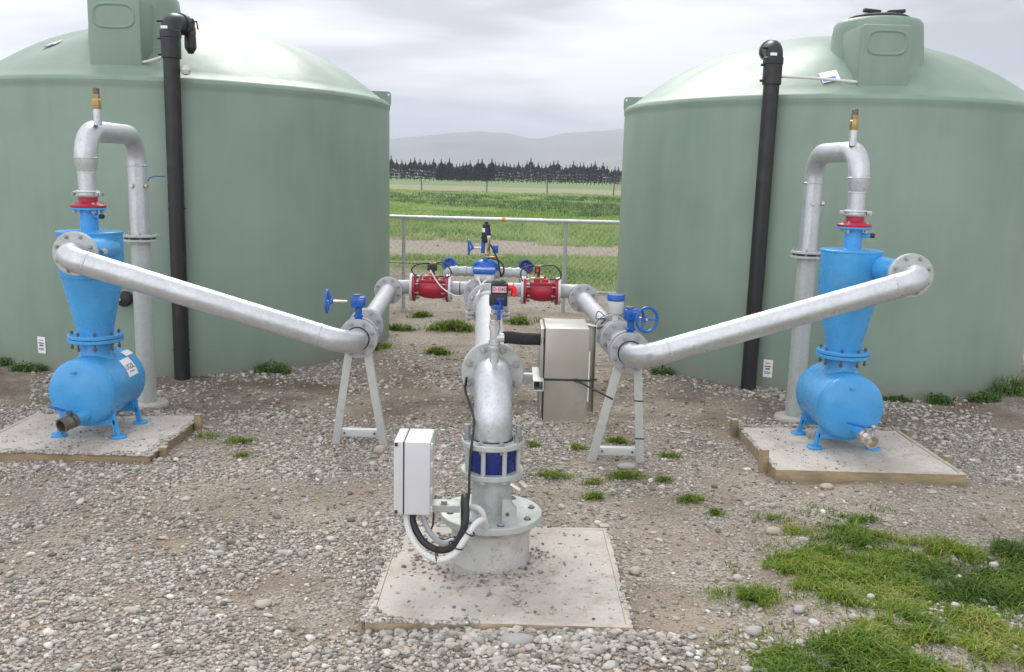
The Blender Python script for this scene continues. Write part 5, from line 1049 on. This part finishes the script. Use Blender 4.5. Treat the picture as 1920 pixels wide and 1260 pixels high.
for k in range(nW):
    x = -3.6 - hgt + k * p_
    for s in (1, -1):
        xa, xb = (x, x + hgt) if s > 0 else (x + hgt, x); a = V((xa, FY - .028, z0_)); b = V((xb, FY - .028 + .004, z1_))
        def clip(a, b):
            for lim, sg in ((-3.6, 1), (3.4, -1)):
                if (a.x - lim) * sg < 0 and (b.x - lim) * sg < 0: return None
                if (a.x - lim) * sg < 0: a = a.lerp(b, (lim - a.x) / (b.x - a.x))
                if (b.x - lim) * sg < 0: b = b.lerp(a, (lim - b.x) / (a.x - b.x))
            return a, b
        ab = clip(a, b)
        if ab and (ab[1] - ab[0]).length > .02: m.tube(ab, .0022, 3, False)
m.build('chain_link_mesh', 'wire', t, sharp=180)
tag(MB().cyl((-3.3, 11.2, .62), (-.6, 11.2, .60), .004, 6).build('stray_wire', 'rubber', loc=(-2, 11.2, .6)), 'thin dark wire stretched low in front of the left part of the fence', 'wire')

# ------------------------------------------------------------------ field fence posts
m = MB(); m.cyl((0, 0, -.1), (0, 0, 1.15), .07, 8, .01); pp = m.build('post', 'postwood', loc=(0, 0, 0)); pme = pp.data; bpy.data.objects.remove(pp)
for i in range(-6, 8):
    x = -2.9 + i * 6.4 + (random.random() - .5) * .8
    o = bpy.data.objects.new('field_fence_post', pme); COL.objects.link(o); o.location = (x, 93 + .5 * (i % 3), 0); o.rotation_euler = (0, random.uniform(-.04, .04), 0)
    tag(o, 'weathered wooden post of the distant wire fence across the field', 'fence post', 'distant wooden fence posts')
m = MB()
for zz in (.45, .75, 1.02): m.tube([(-45, 93, zz), (50, 93, zz)], .006, 4, False)
tag(m.build('field_fence_wire', 'wire', loc=(0, 93, 0)), 'thin wires strung between the distant wooden field posts', 'fence wire')

# ------------------------------------------------------------------ shelterbelt conifers
def conifer(h, seed, dense):
    R_ = np.random.default_rng(seed); n = int(1500 * (1.5 if dense else 1.0)); u = R_.random(n)
    z = h * (0.06 + 0.94 * u ** 0.95); f = z / h; rad = np.where(f > .70, 0.03 + 0.22 * np.clip((1 - f) / .30, 0, 1) + .72 * np.clip((.84 - f) / .14, 0, 1) ** .7, 0.97 + 0.12 * np.sin(9 * f + seed)) * R_.uniform(.75, 1.05)
    if not dense:
        layer = 0.5 + 0.5 * np.sin(z * 7.5 + seed); keep = (f > .58) | (R_.random(n) < np.clip(layer * 1.2 + .05 + (f > .5) * .4, .10, 1)) ; 
    else: keep = R_.random(n) < 1.1
    keep &= (f > .16) | (R_.random(n) < .35)
    rad = rad * (.82 + .36 * R_.random(n)); z, f, rad = z[keep], f[keep], rad[keep]; n = len(z); th = R_.uniform(0, 2 * PI, n); r0 = rad * R_.uniform(0, .55, n); L = rad * R_.uniform(.4, 1.0, n) * .75; c, s = np.cos(th), np.sin(th)
    A_ = np.stack([r0 * c, r0 * s, z + .12], -1); d_ = np.stack([c, s, R_.uniform(-.45, .25, n)], -1); tip = A_ + d_ * L[:, None]; w = R_.uniform(.09, .26, n)[:, None]; pz = np.stack([-s * .6, c * .6, R_.uniform(-.9, .9, n)], -1) * w
    mid = A_ + d_ * (L * .55)[:, None]; vs = np.stack([A_, mid + pz, tip, mid - pz], 1).reshape(-1, 3); o_ = (np.arange(n) * 4)[:, None]; fs = np.concatenate([o_ + np.array([[0, 1, 2]]), o_ + np.array([[0, 2, 3]])], 0)
    # leader spike
    sp = []; 
    for k in range(14):
        a = R_.uniform(0, 2 * PI); zz = h * (0.86 + .16 * k / 14); ll = .30 * (1.12 - (zz / h)) / .26 + .04; sp.append([[0, 0, zz], [ll * math.cos(a), ll * math.sin(a), zz + .03], [0, 0, zz + .16]])
    sv = np.array(sp).reshape(-1, 3); sf = np.arange(len(sv)).reshape(-1, 3)
    return join_np([(vs, fs, np.repeat(R_.random(n), 4)), (sv, sf, np.full(len(sv), .3))])
crowns, trunks = [], []
for k in range(7):
    h = 5.5 + (.9, 0, .5, -.2, .7, 0, .3)[k]; dense = k >= 5; v_, f_, r_ = conifer(h, 90 + k, dense); o = np_mesh('crown', v_, f_, 'conifer', r_, False); crowns.append((o.data, h)); bpy.data.objects.remove(o)
    m = MB(); m.lathe((0, 0, -.1), (0, 0, 1), [(0, .11), (h * .5, .07), (h * .96, .015)], 7); o = m.build('trunk', 'bark', loc=(0, 0, 0)); trunks.append(o.data); bpy.data.objects.remove(o)
NT = 0; x = -62.0
while x < 66:
    dense = -19.5 < x < -5.5; k = random.choice([5, 6]) if dense else random.randrange(5); y = 219 + (x + 30) * .42 + random.uniform(-.5, .5); s = random.uniform(.80, 1.06) * (1 + .0013 * (x + 30)) * .90
    lb = 'dense dark conifer in the solid left-of-centre block of the distant shelterbelt' if dense else ('gappy dark conifer left of the solid dense block in the distant shelterbelt' if x < -6 else 'spired gappy conifer right of the solid dense block in the distant shelterbelt')
    t = bpy.data.objects.new('conifer_tree', None); COL.objects.link(t); t.location = (x, y, 0); t.rotation_euler = (0, 0, random.uniform(0, 6)); t.scale = (s * random.uniform(.9, 1.15),) * 2 + (s,)
    tag(t, lb, 'tree', 'dense conifers of the shelterbelt' if dense else ('left shelterbelt conifers' if x < -6 else 'right shelterbelt conifers'))
    for nm, me in (('crown', crowns[k][0]), ('trunk', trunks[k])): c = bpy.data.objects.new(nm, me); COL.objects.link(c); c.parent = t
    x += random.uniform(.85, 1.25) if not dense else random.uniform(.7, 1.0); NT += 1

# ------------------------------------------------------------------ hills
def ridge(name, y, pts, depth, seed):
    xs = np.linspace(-5000, 5000, 401); H = np.interp(xs, [p[0] for p in pts], [p[1] for p in pts]); H = H + 5 * (vnoise(xs + 9000, xs * 0 + 10 * seed, .006, seed) - .5) + 2.5 * (vnoise(xs + 9000, xs * 0 + 10, .02, seed + 1) - .5)
    rows = []; K = 24
    for k in range(K + 1):
        f = k / K; prof = math.sin(min(1, f * 1.6) * PI / 2) if f < .625 else 1 - (f - .625) * .8; yy = y - depth * .6 + depth * f + 60 * (vnoise(xs + 9000, xs * 0 + k * 130., .004, seed + 3) - .5)
        z = H * prof * (1 + (.22 * (1 - prof)) * (vnoise(xs + 9000, xs * 0 + k * 90., .005, seed + 2) - .5) * 4) - (5 if k == 0 else 0); rows.append(np.stack([xs, yy, z], -1))
    vs = np.concatenate(rows); n = len(xs); i = np.arange(K)[:, None] * n + np.arange(n - 1)[None]; fs = np.stack([i, i + 1, i + n + 1, i + n], -1).reshape(-1, 4); o = np_mesh(name, vs, fs, 'hill'); o['kind'] = 'structure'; return o
# heights in metres read off the skyline (ridge about 3.8 km away)
ridge('hills', 3800, [(-5000, 60), (-2500, 80), (-1200, 88), (-700, 112), (-520, 136), (-300, 166), (-160, 178), (-40, 174), (50, 154), (110, 157), (180, 180), (300, 188), (450, 204), (640, 240), (1000, 215), (2200, 190), (5000, 110)], 900, 3)
ridge('foothills', 3000, [(-5000, 20), (-1500, 30), (-700, 42), (-300, 50), (0, 30), (150, 42), (300, 72), (420, 84), (700, 110), (1500, 90), (5000, 40)], 600, 8)

# ------------------------------------------------------------------ haze
m = MB(); m.box((0, 2650, 150), (11000, 5700, 303)); hz = m.build('haze', 'wire', loc=(0, 2650, 150)); hz['kind'] = 'stuff'
hm, nt, b = newmat('thin_air_haze'); nt.nodes.remove(b); pv = nt.nodes.new('ShaderNodeVolumePrincipled'); pv.inputs['Color'].default_value = (.83, .89, 1, 1); pv.inputs['Density'].default_value = 0.0004; pv.inputs['Anisotropy'].default_value = 0.2
nt.links.new(pv.outputs[0], [n for n in nt.nodes if n.type == 'OUTPUT_MATERIAL'][0].inputs['Volume']); hz.data.materials.clear(); hz.data.materials.append(hm)
tag(hz, 'pale haze over the far paddock and hills')
